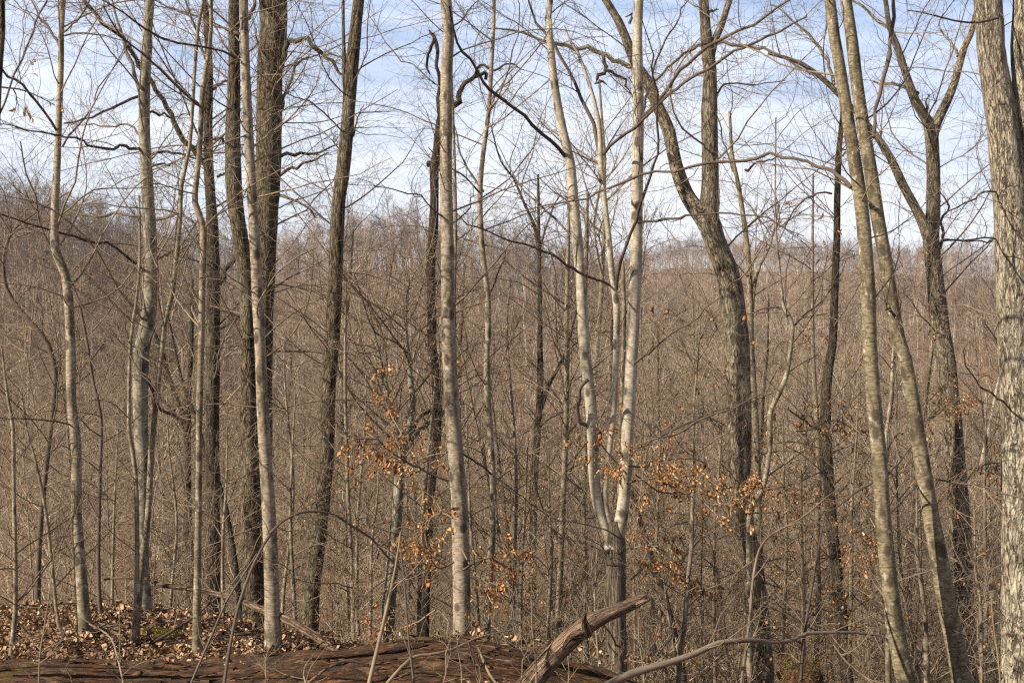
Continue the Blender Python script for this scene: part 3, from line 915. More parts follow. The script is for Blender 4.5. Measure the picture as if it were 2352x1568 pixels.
tree('birch_tree', 'left one of two banded leaning stems crossing high up at right, with an arching branch', 8.6, 'birch',
     [[(1906, 0, 26), (1924, 125, 27), (1944, 250, 29), (1964, 375, 30), (1979, 475, 31), (1988, 575, 32), (1994, 675, 33), (1997, 784, 33), (2006, 909, 34), (2019, 1034, 35), (2027, 1159, 36), (2037, 1284, 38), (2051, 1409, 40), (2072, 1520, 42), (2085, 1580, 43)]],
     [([(1955, 430, 9.5), (1930, 405, 9.5), (1900, 385, 9.5), (1850, 368, 8.1), (1800, 362, 8.1), (1764, 360, 8.1), (1700, 365, 8.1), (1626, 378, 8.1), (1551, 390, 6.8), (1500, 398, 6.8), (1440, 415, 6.8), (1376, 440, 5.4), (1320, 462, 5.4), (1250, 475, 4.1), (1176, 490, 2.7)], .12),
      ([(2030, 1040, 5), (2015, 1100, 5), (1980, 1120, 5), (1950, 1145, 4), (1920, 1165, 3), (1890, 1180, 2)], .1),
      ([(2036, 1095, 6), (2060, 1060, 5), (2090, 1030, 4), (2130, 960, 3), (2190, 880, 2)], .15)],
     nb=10, blen=1.2, ext=4)
tree('birch_tree', 'right one of two banded leaning stems at right, running down to the bottom edge', 8.9, 'birch',
     [[(1943, 0, 26), (1958, 100, 28), (1969, 200, 29), (1984, 300, 30), (2001, 400, 31), (2016, 500, 31), (2034, 600, 32), (2049, 700, 32), (2065, 784, 33), (2077, 820, 33), (2094, 909, 34), (2114, 1034, 36), (2134, 1159, 38), (2157, 1284, 41), (2179, 1409, 43), (2200, 1509, 45), (2214, 1590, 46)]],
     [([(2051, 0, 9), (2049, 75, 9), (2041, 130, 9), (2029, 190, 9), (2016, 250, 8), (2003, 322, 8)], -.05),
      ([(2070, 740, 9), (2045, 715, 7), (2030, 708, 3)], -.03),
      ([(2150, 1100, 4), (2210, 1110, 4), (2280, 1125, 4), (2352, 1150, 3)], -.05),
      ([(2160, 1300, 5), (2100, 1320, 4), (2060, 1335, 3), (2030, 1345, 2)], .05)],
     nb=10, blen=1.2, ext=4)
tree('stem_sapling', 'thin pale sapling rising straight between the two banded leaning stems', 11.0, 'beech',
     [[(2053, 784, 6), (2050, 850, 8), (2046, 925, 9), (2036, 990, 10), (2034, 1040, 10), (2034, 1130, 10), (2036, 1300, 11), (2040, 1500, 12)]],
     [([(2036, 1035, 6), (2060, 1000, 5), (2085, 985, 4), (2120, 930, 3), (2190, 860, 2)], .1)], nb=18, blen=0.9)
tree('forked_tree', 'tall pale grey tree with a wide Y fork near the top, behind the banded stems', 17.0, 'oak_mid',
     [[(2034, 0, 11), (2044, 65, 13), (2064, 115, 15), (2084, 180, 18), (2104, 235, 21), (2130, 278, 25), (2139, 310, 30), (2144, 400, 31), (2142, 500, 33), (2138, 550, 37), (2146, 625, 37), (2154, 700, 42), (2164, 784, 44), (2172, 820, 44), (2182, 934, 46), (2196, 1084, 47), (2206, 1234, 49), (2210, 1384, 50), (2218, 1540, 54)],
      [(2246, 0, 10), (2240, 30, 11), (2232, 75, 13), (2214, 110, 16), (2194, 185, 18), (2174, 235, 21), (2150, 285, 24), (2142, 320, 26)],
      [(1764, 122, 8), (1839, 145, 10), (1894, 185, 12), (1919, 210, 13), (1960, 250, 13), (2004, 300, 15), (2044, 360, 18), (2074, 425, 21), (2104, 480, 22), (2124, 520, 27), (2138, 560, 30)]],
     [([(1915, 195, 9), (1905, 150, 8), (1890, 125, 8), (1870, 95, 8), (1840, 65, 6), (1800, 30, 4), (1770, 10, 3)], .03),
      ([(2128, 262, 6), (2130, 245, 6), (2128, 232, 4), (2131, 215, 2)], .0),
      ([(2110, 215, 8), (2070, 200, 7), (2040, 195, 6), (2005, 190, 4)], .03),
      ([(2044, 65, 9), (2010, 40, 8), (1980, 15, 6), (1950, 0, 5)], .03),
      ([(2200, 130, 8), (2185, 95, 6), (2165, 80, 4), (2160, 50, 3), (2190, 0, 2)], .05),
      ([(2160, 570, 8), (2165, 540, 7), (2160, 510, 6), (2182, 475, 5), (2160, 445, 3)], .04),
      ([(2165, 553, 6), (2200, 553, 5), (2240, 552, 4), (2290, 552, 3)], .04)],
     nb=60, blen=2.2, ext=5, rough=True, l2=7, tw=1.4)
tree('poplar_tree', 'thick pale furrowed trunk near the right edge, its bark in long vertical ridges', 11.5, 'oak_pale',
     [[(2269, 0, 63), (2274, 100, 62), (2289, 200, 66), (2304, 300, 73), (2314, 400, 75), (2322, 500, 78), (2328, 600, 80), (2332, 700, 82), (2336, 784, 84), (2346, 950, 90), (2350, 1150, 96), (2352, 1350, 104), (2354, 1568, 110)],
      [(2348, 0, 40), (2343, 100, 42), (2349, 200, 44), (2360, 300, 48), (2368, 420, 54), (2360, 560, 60), (2350, 680, 60)]],
     [([(2295, 0, 5), (2290, 40, 5), (2250, 48, 5), (2190, 45, 4), (2130, 35, 3), (2080, 20, 2)], -.06),
      ([(2295, 440, 5), (2260, 440, 4), (2230, 460, 4), (2180, 485, 3)], -.06),
      ([(2290, 550, 4), (2240, 550, 4), (2170, 552, 3)], -.06),
      ([(2310, 925, 5), (2280, 910, 5), (2240, 870, 4), (2210, 800, 2)], -.08)],
     nb=36, blen=1.1, ext=7, rough=True, l2=6, sides=64, ang=(60, 90))
tree('dark_tree', 'dark slender tree whose trunk splits low, between centre beech and beech clump', 20.0, 'oak_dark',
     [[(1236, 400, 5), (1238, 550, 8), (1240, 700, 11), (1240, 784, 13), (1241, 860, 15), (1239, 934, 16), (1231, 1034, 17), (1226, 1144, 18), (1224, 1300, 18), (1222, 1450, 18)],
      [(1345, 560, 3), (1330, 680, 5), (1305, 790, 6), (1285, 840, 8), (1262, 880, 9), (1242, 940, 11)],
      [(1128, 290, 3), (1150, 370, 4), (1180, 410, 5), (1205, 470, 6), (1228, 520, 8), (1238, 580, 9)]],
     [([(1290, 440, 3), (1262, 500, 4), (1240, 570, 6)], .0)],
     nb=50, blen=2.2, tw=1.3, l2=6, rough=True)
tree('slim_tree', 'slim straight olive stem just left of the beech clump', 16.5, 'beech_tan',
     [[(1306, 420, 6), (1306, 520, 8), (1303, 650, 10), (1301, 784, 12), (1301, 909, 12), (1298, 1034, 13), (1293, 1159, 14), (1288, 1284, 14), (1281, 1484, 15)]],
     [([(1301, 995, 5), (1320, 980, 4), (1345, 960, 2)], .05)], nb=44, blen=1.8, tw=1.3, l2=6)
tree('slim_tree', 'slim straight stem partly hidden behind the left stem of the beech clump', 17.5, 'beech_tan',
     [[(1350, 440, 6), (1348, 500, 8), (1346, 600, 10), (1342, 800, 11), (1345, 984, 12), (1341, 1134, 13), (1343, 1284, 14), (1346, 1484, 15)]],
     nb=44, blen=1.8, tw=1.3, l2=6)
tree('broken_snag', 'broken tan dead trunk behind the beech clump, with splintered top', 15.0, 'beech_tan',
     [[(1431, 600, 2), (1431, 615, 8), (1433, 700, 10), (1433, 784, 10), (1429, 900, 11), (1424, 1020, 11), (1424, 1200, 14), (1424, 1400, 18)]],
     nb=3, blen=0.4, rough=True)
tree('mossy_tree', 'low forked grey tree with spreading mossy limbs, left of the dead snag', 14.5, 'patchy',
     [[(845, 700, 4), (868, 800, 6), (880, 850, 8), (890, 900, 11), (900, 960, 13), (915, 1005, 16), (923, 1040, 22), (917, 1109, 25), (913, 1159, 26), (903, 1284, 29), (893, 1384, 32), (888, 1484, 34)],
      [(940, 640, 4), (932, 740, 6), (938, 810, 10), (943, 874, 13), (948, 924, 14), (940, 984, 15), (927, 1030, 18)],
      [(1050, 860, 4), (1030, 930, 6), (1010, 955, 8), (983, 974, 9), (955, 1000, 11), (930, 1035, 14)]],
     [([(880, 884, 8), (850, 840, 7), (820, 815, 6), (790, 800, 4), (770, 775, 2)], .05),
      ([(888, 975, 7), (850, 950, 6), (815, 930, 5), (785, 905, 4)], .05),
      ([(943, 850, 7), (930, 800, 6), (890, 780, 5), (860, 760, 4), (830, 680, 3), (810, 620, 2)], -.05)],
     nb=60, blen=2.2, tw=1.3, l2=7, t0=0.5)
tree('far_oak', 'dark crooked trunk in shade between the mottled grey trunk and the olive pole', 22.0, 'oak_dark',
     [[(442, 640, 6), (440, 784, 9), (435, 880, 12), (430, 984, 17), (431, 1134, 18), (434, 1250, 18), (438, 1340, 20)],
      [(345, 740, 5), (370, 800, 8), (400, 900, 9), (432, 975, 11)],
      [(360, 900, 8), (395, 945, 9), (428, 985, 12)]],
     nb=50, blen=2.4, tw=1.4, l2=6, rough=True)
tree('leaning_tree', 'dark thin trunk leaning right to left upward, behind the olive pole', 19.0, 'oak_dark',
     [[(385, 720, 4), (420, 880, 6), (450, 960, 9), (470, 1030, 11), (495, 1090, 12), (515, 1150, 12), (530, 1230, 13), (545, 1330, 14), (552, 1420, 14)]],
     nb=30, blen=1.8, tw=1.3, rough=True)
tree('edge_tree', 'bare brown trunk cut off by the left edge at the top', 9.0, 'oak',
     [[(4, 0, 14), (3, 100, 14), (-3, 190, 14), (-14, 500, 15), (-24, 1000, 17), (-40, 1560, 20)]],
     [([(0, 260, 5), (25, 195, 5), (50, 135, 5), (75, 70, 5), (100, 0, 5)], .1)], nb=14, blen=1.3, ext=4)
tree('curved_tree', 'dark crooked stem curving down through shade at the left edge', 13.5, 'dark_branch',
     [[(160, 440, 3), (95, 480, 4), (40, 520, 5), (15, 560, 7), (8, 610, 8), (14, 660, 9), (40, 705, 11), (75, 745, 12), (110, 790, 12), (128, 860, 12), (120, 950, 12), (105, 1080, 12), (90, 1250, 13), (85, 1440, 14)]],
     nb=40, blen=1.6, l2=6, tw=1.2)
tree('bent_sapling', 'slender whip-like stem arching from the left sky down across the crooked beech', 11.6, 'dark_branch',
     [[(47, 325, 3), (60, 400, 4), (82, 450, 5), (90, 510, 5), (120, 575, 5), (170, 660, 6), (195, 760, 7), (215, 880, 7), (232, 960, 8), (230, 1084, 8), (226, 1284, 9), (229, 1384, 10), (236, 1470, 11)]],
     nb=22, blen=1.0)
tree('thin_sapling', 'thin grey sapling with a bent top, nearest the left edge in the leaf litter', 10.2, 'stem',
     [[(5, 800, 4), (12, 870, 6), (20, 924, 8), (30, 984, 9), (32, 1134, 9), (35, 1284, 10), (35, 1409, 11), (25, 1514, 12)]],
     nb=22, blen=0.9, l2=6)
tree('thin_sapling', 'thin dark sapling slanting down right, left of the crooked pale beech', 10.8, 'stem',
     [[(50, 900, 4), (60, 980, 5), (75, 1034, 6), (90, 1094, 7), (105, 1174, 8), (118, 1284, 8), (135, 1434, 9), (165, 1490, 9)]],
     nb=22, blen=0.9, l2=6)
tree('thin_sapling', 'thin tall sapling with twiggy sides, left of the leaning rough trunk base', 12.5, 'stem',
     [[(795, 650, 4), (793, 784, 6), (793, 900, 8), (797, 1050, 8), (800, 1150, 9), (808, 1284, 9), (812, 1500, 10)]],
     nb=30, blen=1.0, l2=6)
tree('thin_sapling', 'thin tall sapling with twiggy sides, just left of the dead snag base', 12.8, 'stem',
     [[(1000, 880, 5), (988, 1000, 8), (978, 1100, 9), (968, 1250, 11), (963, 1400, 11), (962, 1500, 12)]],
     nb=30, blen=1.0, l2=6, leaves=60)
tree('dark_sapling', 'dark thin stem slanting down rightward from the beech clump', 13.0, 'dark_branch',
     [[(1425, 1080, 7), (1458, 1150, 10), (1478, 1220, 12), (1500, 1290, 13), (1525, 1360, 14), (1545, 1440, 15), (1568, 1540, 16)]],
     nb=26, blen=1.1, l2=6, leaves=50)
tree('thin_sapling', 'pale thin sapling with a few copper leaves, midway from clump to forking tree', 11.8, 'stem',
     [[(1612, 700, 3), (1600, 860, 5), (1592, 960, 6), (1594, 1060, 7), (1590, 1170, 9), (1588, 1260, 10), (1580, 1330, 10), (1572, 1440, 11), (1560, 1540, 11)]],
     nb=28, blen=0.9, l2=6, leaves=60)

# saplings whose stems stand against the mid slope, each with its own course
for (x0, x1, x2, yt, w, D, lab) in [
        (672, 668, 676, 900, 8, 13.2, 'thin pale stem right behind the tan beech base'),
        (655, 662, 650, 760, 7, 14.0, 'thin forked sapling between tan beech and leaning rough trunk, taller one'),
        (838, 826, 820, 860, 8, 13.6, 'thin sapling close right of the leaning rough trunk'),
        (868, 860, 852, 1000, 7, 12.4, 'short thin sapling midway from leaning rough trunk to mossy tree'),
        (1075, 1085, 1096, 930, 7, 13.5, 'thin sapling between centre beech and slim wavy pole'),
        (1165, 1172, 1180, 640, 7, 15.0, 'tall thin sapling just right of the slim wavy pole'),
        (1208, 1202, 1196, 1000, 7, 13.8, 'short thin sapling left of the dark splitting tree'),
        (1262, 1268, 1262, 1040, 8, 13.2, 'short thin sapling right of the dark splitting tree'),
        (1512, 1506, 1500, 980, 7, 14.2, 'thin sapling right of the beech clump base'),
        (1655, 1646, 1640, 900, 7, 13.4, 'thin sapling close left of the massive forking tree'),
        (1800, 1806, 1802, 960, 8, 14.6, 'thin sapling right of the winding pale sapling'),
        (1842, 1838, 1846, 1080, 8, 12.6, 'short thin sapling left of the slim dark furrowed trunk'),
        (1968, 1962, 1955, 860, 8, 14.0, 'thin sapling between dark furrowed trunk and banded stems'),
        (2106, 2112, 2122, 1060, 10, 12.2, 'pale thin sapling between the two banded stems low down'),
        (2262, 2270, 2266, 900, 8, 13.2, 'thin sapling between the Y forked tree and the right edge trunk'),
        (2240, 2246, 2252, 1150, 7, 12.0, 'short thin sapling close right of the Y forked tree'),
        (265, 262, 258, 980, 7, 12.6, 'thin sapling between crooked beech and mottled grey trunk'),
        (388, 396, 392, 900, 7, 13.0, 'thin sapling between mottled grey trunk and olive pole'),
        (520, 514, 512, 980, 8, 12.2, 'thin sapling right of the olive pole')]:
    mid = [(x0 + rng.normal() * 5, yt, 3), (x0, yt + 130, w * .6), (x1 + rng.normal() * 6, (yt + 1500) / 2, w), (x2, 1380, w * 1.15), (x2 + rng.normal() * 6, 1520, w * 1.3)]
    tree('thin_sapling', lab, D, 'stem', [mid], nb=24, blen=1.0, l2=5, leaves=(40 if rng.random() < 0.3 and x0 > 700 else 0),
         group='thin saplings on the near slope')

rng = np.random.default_rng(22)
# ---------------------------------------------------------------- beech sprays holding copper leaves


def spray(label, D, limbs, nl, n2=26, size=0.085, group='copper leaved beech branches'):
    """low beech branch that kept its leaves: limb, twigs, leaves"""
    root = None
    P0 = None
    parts = []
    for pts, dd in limbs:
        P, R = limb_path(pts, D, dd)
        parts.append((P, R))
        if P0 is None:
            P0 = P[0].copy()
    root = empty('beech_branch', tuple(P0))
    tag(root, label, 'branch', group)
    mb = MB()
    for P, R in parts:
        mb.tubes(P, R, 5)
    mb.build('limb', M['twig'], root, P0)
    rs = [resample(P, R, 16) for P, R in parts]
    par = (np.stack([p[0] for p in rs]), np.stack([p[1] for p in rs]))
    g1 = grow(par, n2, 0.38, (30, 60), 0.01, 0.12, 6, 0.006, (0.1, 1.0))
    g2 = grow(g1, n2 * 4, 0.16, (30, 60), 0.0, 0.1, 4, 0.006, (0.2, 1.0))
    mb = MB()
    mb.tubes(*g1, 4)
    mb.tubes(*g2, 3)
    mb.build('twigs', M['twig'], root, P0)
    lf = MB()
    a = rng.choice(len(g2[0]), int(nl * 1.5))
    b = rng.choice(len(g1[0]), int(nl * .75))
    add_leaves(lf, g2, a, size)
    add_leaves(lf, g1, b, size)
    lf.build('leaves', M['leaf'], root, P0)


spray('drooping beech branch with curled copper leaves, left of the centre beech', 9.4,
      [([(1030, 1105, 6), (985, 1080, 5), (940, 1065, 5), (900, 1045, 4), (860, 1015, 4), (815, 1003, 3)], -.03),
       ([(1025, 1040, 4), (980, 1050, 4), (930, 1070, 3), (890, 1060, 2)], .04)], 90, 24, 0.075)
spray('tiny beech twig with copper leaves above the mossy tree fork', 9.6,
      [([(930, 1010, 4), (905, 960, 3), (885, 925, 3), (880, 890, 2)], .03)], 20, 7, 0.075)
spray('beech branch of copper leaves hanging lower left of the centre beech', 9.8,
      [([(1040, 1190, 5), (1010, 1180, 4), (985, 1200, 4), (975, 1260, 3)], .02),
       ([(1042, 1290, 5), (1015, 1300, 4), (990, 1290, 3), (965, 1260, 3)], -.03)], 80, 20, 0.075)
spray('beech branch of copper leaves near the ground by the log hump', 9.6,
      [([(1000, 1400, 4), (960, 1420, 4), (920, 1440, 3), (895, 1470, 2)], .02)], 34, 12, 0.075)
spray('beech branch with copper leaves close right of the centre beech', 10.4,
      [([(1062, 1310, 5), (1090, 1290, 4), (1130, 1280, 4), (1165, 1300, 3)], .04),
       ([(1060, 1260, 4), (1100, 1320, 4), (1140, 1340, 3)], -.03)], 80, 20, 0.078)
spray('beech branch with copper leaves around the forks of the beech clump', 10.3,
      [([(1440, 1090, 5), (1410, 1050, 4), (1380, 1020, 4), (1370, 990, 3)], -.02),
       ([(1430, 1120, 4), (1400, 1075, 3), (1385, 1040, 2)], .03)], 40, 12, 0.078)
spray('long beech branch of copper leaves reaching right from the clump', 10.6,
      [([(1440, 1110, 6), (1490, 1100, 5), (1540, 1120, 5), (1590, 1145, 4), (1640, 1160, 4), (1690, 1150, 3), (1735, 1128, 3)], -.05),
       ([(1445, 1070, 5), (1490, 1068, 4), (1540, 1060, 4), (1590, 1050, 3), (1620, 1065, 2)], .06),
       ([(1460, 1090, 4), (1510, 1130, 4), (1560, 1130, 3)], .0)], 130, 34, 0.078)
spray('copper leaves on a drooping branch beside the massive forking tree', 11.0,
      [([(1690, 1160, 5), (1720, 1180, 4), (1740, 1160, 3), (1700, 1140, 3)], .03)], 30, 10, 0.078)
spray('beech branch of copper leaves low right of the clump base', 11.6,
      [([(1450, 1330, 5), (1500, 1290, 4), (1540, 1310, 4), (1590, 1350, 3)], .05),
       ([(1450, 1260, 4), (1490, 1250, 4), (1530, 1270, 3)], -.04)], 80, 22, 0.078)
spray('small beech twig with orange leaves high at the left edge', 9.2,
      [([(0, 200, 4), (40, 208, 4), (80, 218, 3), (125, 235, 2)], .04)], 9, 6, 0.075)
spray('beech branch of copper leaves crossing the slim dark furrowed trunk', 14.0,
      [([(1830, 990, 5), (1870, 980, 5), (1920, 965, 4), (1980, 995, 3)], .05)], 60, 16, 0.075)
spray('beech branch of copper leaves left of the slim dark furrowed trunk, lower', 13.0,
      [([(1890, 1150, 5), (1850, 1130, 4), (1800, 1120, 4), (1770, 1110, 3)], .05)], 60, 18, 0.078)
spray('beech branch of copper leaves right of the banded stems, upper', 13.0,
      [([(2130, 960, 5), (2170, 935, 4), (2210, 925, 3)], .05), ([(2120, 970, 4), (2150, 950, 3), (2200, 915, 2)], .1)], 60, 16, 0.078)
spray('beech branch of copper leaves between Y forked tree and right edge trunk', 12.5,
      [([(2230, 1090, 5), (2260, 1070, 4), (2300, 1060, 4), (2330, 1035, 3)], .04)], 60, 18, 0.078)
spray('beech branch with copper leaves low right of the dark furrowed trunk', 11.0,
      [([(2030, 1370, 5), (2010, 1340, 4), (1990, 1290, 4), (1975, 1250, 3)], .04)], 44, 14, 0.078)

rng = np.random.default_rng(23)
# ---------------------------------------------------------------- logs, fallen wood, loose stems in front


def tube_obj(name, label, cat, pts, D, dd, mat, sides=8, rough=True, stubs=None, twigs=0, group=None, step=0.06, rs=1.0, tlen=0.5):
    pts = list(pts)
    n = len(pts)
    pp = [fp(x, y, D * (1 + dd * i / (n - 1))) for i, (x, y, w) in enumerate(pts)]
    rr = [w * K * D / 2 * rs for x, y, w in pts]
    P, R = catmull(pp, rr, step)
    base = P[0].copy()
    mb = MB()
    mb.tubes(P, R, sides, 0, trunk_disp(rough, 2.5, 0), cap=True)
    if not twigs and not stubs:
        o = mb.build(name, M[mat], None, base)
        o.location = base
        return tag(o, label, cat, group)
    root = empty(name, tuple(base))
    tag(root, label, cat, group)
    mb.build('stem', M[mat], root, base)
    if stubs:
        for s in stubs:
            q, r2 = catmull([fp(x, y, D * (1 + d_)) for x, y, w, d_ in s], [w * K * D / 2 for x, y, w, d_ in s], 0.03)
            m2 = MB()
            m2.tubes(q, r2, 10, 0, trunk_disp(True, 0.3, 0), cap=True)
            m2.build('broken_stub', M[mat], root, base)
    if twigs:
        pr = resample(P, R, 16)
        par = (pr[0][None], pr[1][None])
        g = grow(par, twigs, tlen, (30, 65), 0.03, 0.15, 6, 0.006, (0.1, 1.0), rmin=0.0012)
        g2 = grow(g, twigs * 4, tlen * 0.45, (30, 60), 0.02, 0.15, 5, 0.006, (0.2, 1.0), rmin=0.001)
        m2 = MB()
        m2.tubes(*g, 4)
        m2.tubes(*g2, 3)
        m2.build('twigs', M['twig'], root, base)
    return root


def big_log():
    pts = [(-260, 1612, 190), (0, 1614, 186), (250, 1612, 184), (450, 1608, 182), (650, 1596, 186), (820, 1580, 190), (960, 1562, 196), (1100, 1562, 190), (1230, 1588, 180), (1370, 1622, 165), (1480, 1650, 150), (1560, 1672, 120)]
    D = 8.7
    pp = [fp(x, y, D) for x, y, w in pts]
    rr = [w * K * D / 2 for x, y, w in pts]
    P, R = catmull(pp, rr, 0.03)
    k, s = len(P), 96

    def disp(n, kk, ss):
        a = smooth_noise(kk, ss, 10, 8) * 0.10
        b = smooth_noise(kk, ss, 26, 22) * 0.06
        c = smooth_noise(kk, ss, 70, 48) * 0.03      # long splinters along the grain
        d = smooth_noise(kk, ss, 160, 40) * 0.012
        crack = np.clip(smooth_noise(kk, ss, 16, 30) - 0.45, 0, 1) * -0.22
        return (a + b + c + d + crack)[None]
    mb = MB()
    mb.tubes(P, R, s, 0, disp, cap=True)
    base = fp(450, 1690, D)
    root = empty('rotten_log', tuple(base))
    tag(root, 'long rotten reddish brown log with moss lying across the whole bottom left', 'log')
    mb.build('log_body', M['log'], root, base)
    # loose splinters and bark plates lying along the grain
    ns = 900
    i_ = rng.integers(8, k - 8, ns)
    a_ = rng.uniform(0, 2 * np.pi, ns)
    nrm = np.stack([0 * a_, -np.abs(np.cos(a_)), np.sin(a_)], 1)
    pos = P[i_] + nrm * (R[i_] * rng.uniform(0.93, 1.06, ns))[:, None]
    ax = P[np.minimum(i_ + 4, k - 1)] - P[i_]
    ax /= np.linalg.norm(ax, axis=1, keepdims=True)
    sp = MB()
    sp.leaves(pos, ax * rng.choice([-1, 1], (ns, 1)) + rng.normal(size=(ns, 3)) * [.12, .10, .10], rng.uniform(.05, .30, ns) ** 1.15, 0, 0.14, 0.12)
    sp.build('splinters', M['log'], root, base)
    # torn slabs of wood on the hump and along the top
    slabs = [([(955, 1466, 10), (1010, 1468, 16), (1070, 1474, 18), (1120, 1482, 14), (1150, 1490, 6)], -0.005),
             ([(700, 1512, 6), (800, 1500, 16), (900, 1486, 20), (975, 1476, 10)], -0.012),
             ([(560, 1556, 5), (660, 1548, 14), (780, 1552, 12), (860, 1560, 5)], -0.045),
             ([(1120, 1492, 6), (1230, 1508, 14), (1340, 1530, 14), (1440, 1560, 5)], -0.012),
             ([(0, 1530, 5), (120, 1526, 9), (300, 1530, 8), (420, 1534, 4)], -0.02),
             ([(880, 1545, 4), (960, 1540, 10), (1060, 1548, 8), (1130, 1556, 4)], -0.04)]
    for pts, dd in slabs:
        DD = D * (1 + dd)
        P, R = catmull([fp(x, y, DD) for x, y, w in pts], [w * K * DD / 2 for x, y, w in pts], 0.03)
        P = P + np.array([0, -0.02, 0])
        m2 = MB()
        m2.tubes(P, R, 16, 0, lambda n, kk, ss: (smooth_noise(kk, ss, 14, 8) * 0.3)[None], cap=True)
        m2.build('torn_slab', M['log'], root, base)


big_log()
tube_obj('fallen_log', 'pale barkless fallen log lying on the leaves at far left, behind the crooked beech', 'log',
         [(-60, 1462, 26), (0, 1455, 27), (60, 1448, 25), (120, 1440, 25), (200, 1428, 20), (250, 1421, 12)], 11.3, .03, 'deadwood', 20)
tube_obj('broken_branch', 'thick broken reddish branch propped up, its sawn-like end pointing up right', 'branch',
         [(1180, 1620, 68), (1200, 1590, 64), (1276, 1500, 55), (1330, 1450, 52), (1365, 1425, 46), (1401, 1408, 38), (1440, 1392, 33), (1466, 1379, 31), (1478, 1373, 30)], 7.6, .03, 'deadwood', 36, True,
         [[(1350, 1455, 26, .01), (1341, 1425, 17, .0), (1344, 1404, 8, -.01)], [(1335, 1458, 26, .0), (1306, 1466, 16, -.01), (1292, 1492, 5, -.01)], [(1470, 1372, 12, .01), (1482, 1364, 8, .0), (1488, 1362, 3, .0)], [(1466, 1388, 14, .0), (1480, 1380, 8, -.01), (1492, 1377, 2, -.01)]], step=0.03, rs=.88)
tube_obj('fallen_branch', 'dead reddish fallen branch slanting down right behind the tan beech', 'branch',
         [(240, 1330, 5), (280, 1326, 6), (350, 1330, 7), (362, 1342, 9), (445, 1352, 12), (500, 1364, 13), (550, 1376, 14), (588, 1394, 16), (650, 1418, 19), (713, 1454, 19), (775, 1497, 18)], 11.0, -.08, 'deadwood', 14)
tube_obj('low_branch', 'dark bare branch rising from bottom centre and running right, level, to the banded stem', 'branch',
         [(1360, 1590, 24), (1391, 1575, 24), (1451, 1546, 23), (1526, 1524, 20), (1601, 1499, 18), (1651, 1476, 16), (1726, 1469, 15), (1764, 1473, 13), (1814, 1471, 12), (1854, 1454, 11), (1914, 1452, 10), (1964, 1452, 9), (2024, 1459, 7)], 7.4, .1, 'branch_bark', 14, True, twigs=10, tlen=0.5, rs=.82)
tube_obj('arching_sapling', 'thin dark stem arching like a bow low across the tan beech', 'sapling',
         [(512, 1590, 10), (515, 1568, 9), (530, 1474, 8), (550, 1384, 7), (585, 1290, 7), (628, 1216, 7), (668, 1186, 6), (708, 1174, 6), (763, 1179, 6), (803, 1204, 6), (853, 1236, 6), (888, 1276, 6), (938, 1326, 5), (968, 1384, 4), (985, 1440, 3)], 6.6, .12, 'dark_branch', 8, False, twigs=10, tlen=0.35)
tube_obj('bare_shoot', 'pale straight stem slanting up right in front of the rotten log hump', 'shoot',
         [(842, 1600, 11), (848, 1568, 10), (868, 1484, 9), (888, 1399, 8), (905, 1320, 6), (915, 1260, 4), (920, 1220, 3)], 6.8, .02, 'twig', 8, False, twigs=6, tlen=0.3)
tube_obj('bare_shoot', 'grey stem leaning left in front of the log, just left of the hump', 'shoot',
         [(953, 1600, 6), (950, 1560, 6), (940, 1480, 5), (932, 1380, 5), (925, 1300, 4), (918, 1240, 3)], 6.9, .03, 'dark_branch', 6, False, twigs=6, tlen=0.3)
tube_obj('bowed_stick', 'pale stick bowed over the front of the rotten log', 'stick',
         [(690, 1590, 6), (700, 1575, 7), (740, 1542, 7), (775, 1522, 7), (810, 1517, 7), (850, 1530, 6), (885, 1556, 5)], 7.6, .02, 'twig', 8, False)
tube_obj('grey_stick', 'grey stick propped on the log, rising right across the centre beech base', 'stick',
         [(870, 1590, 9), (900, 1556, 9), (945, 1510, 8), (985, 1503, 7), (1040, 1490, 6), (1090, 1466, 5), (1130, 1455, 4), (1176, 1446, 3)], 7.4, .04, 'twig', 8, False, twigs=3, tlen=0.25)
tube_obj('pale_stick', 'pale stick slanting down right beside the leaf pile', 'stick',
         [(1095, 1480, 5), (1110, 1515, 6), (1125, 1548, 6), (1145, 1575, 6), (1160, 1595, 6)], 7.2, -.04, 'twig', 8, False, twigs=4, tlen=0.25)
tube_obj('bare_shoot', 'thin forked whitish stem rising before the log under the mottled grey trunk', 'shoot',
         [(288, 1600, 5), (280, 1550, 5), (268, 1500, 5), (256, 1466, 4), (235, 1448, 4), (205, 1432, 3)], 7.2, .05, 'twig', 6, False, twigs=7, tlen=0.3)
tube_obj('bare_shoot', 'thin slanting stem in front of the log, left of the tan beech base', 'shoot',
         [(430, 1590, 5), (455, 1530, 6), (490, 1450, 6), (520, 1380, 5), (552, 1330, 4), (590, 1270, 3)], 7.2, .05, 'dark_branch', 6, False, twigs=8, tlen=0.35)
tube_obj('bare_shoot', 'short Y-shaped twig standing up from the log at lower left', 'shoot',
         [(168, 1580, 4), (165, 1560, 4), (160, 1548, 4), (150, 1530, 3)], 7.6, .0, 'twig', 6, False, twigs=2, tlen=0.15)
tube_obj('bare_shoot', 'thin upright stem with fine twigs in front of the log, far left', 'shoot',
         [(88, 1600, 4), (92, 1500, 4), (105, 1420, 3), (116, 1340, 3), (125, 1260, 2)], 7.6, .03, 'twig', 6, False, twigs=10, tlen=0.3)
tube_obj('leaning_pole', 'thin fallen pole leaning up right on the far-left ground', 'branch',
         [(318, 1490, 8), (360, 1470, 8), (410, 1440, 7), (450, 1412, 6), (500, 1370, 4)], 10.4, .04, 'dark_branch', 8, False, twigs=5, tlen=0.4)
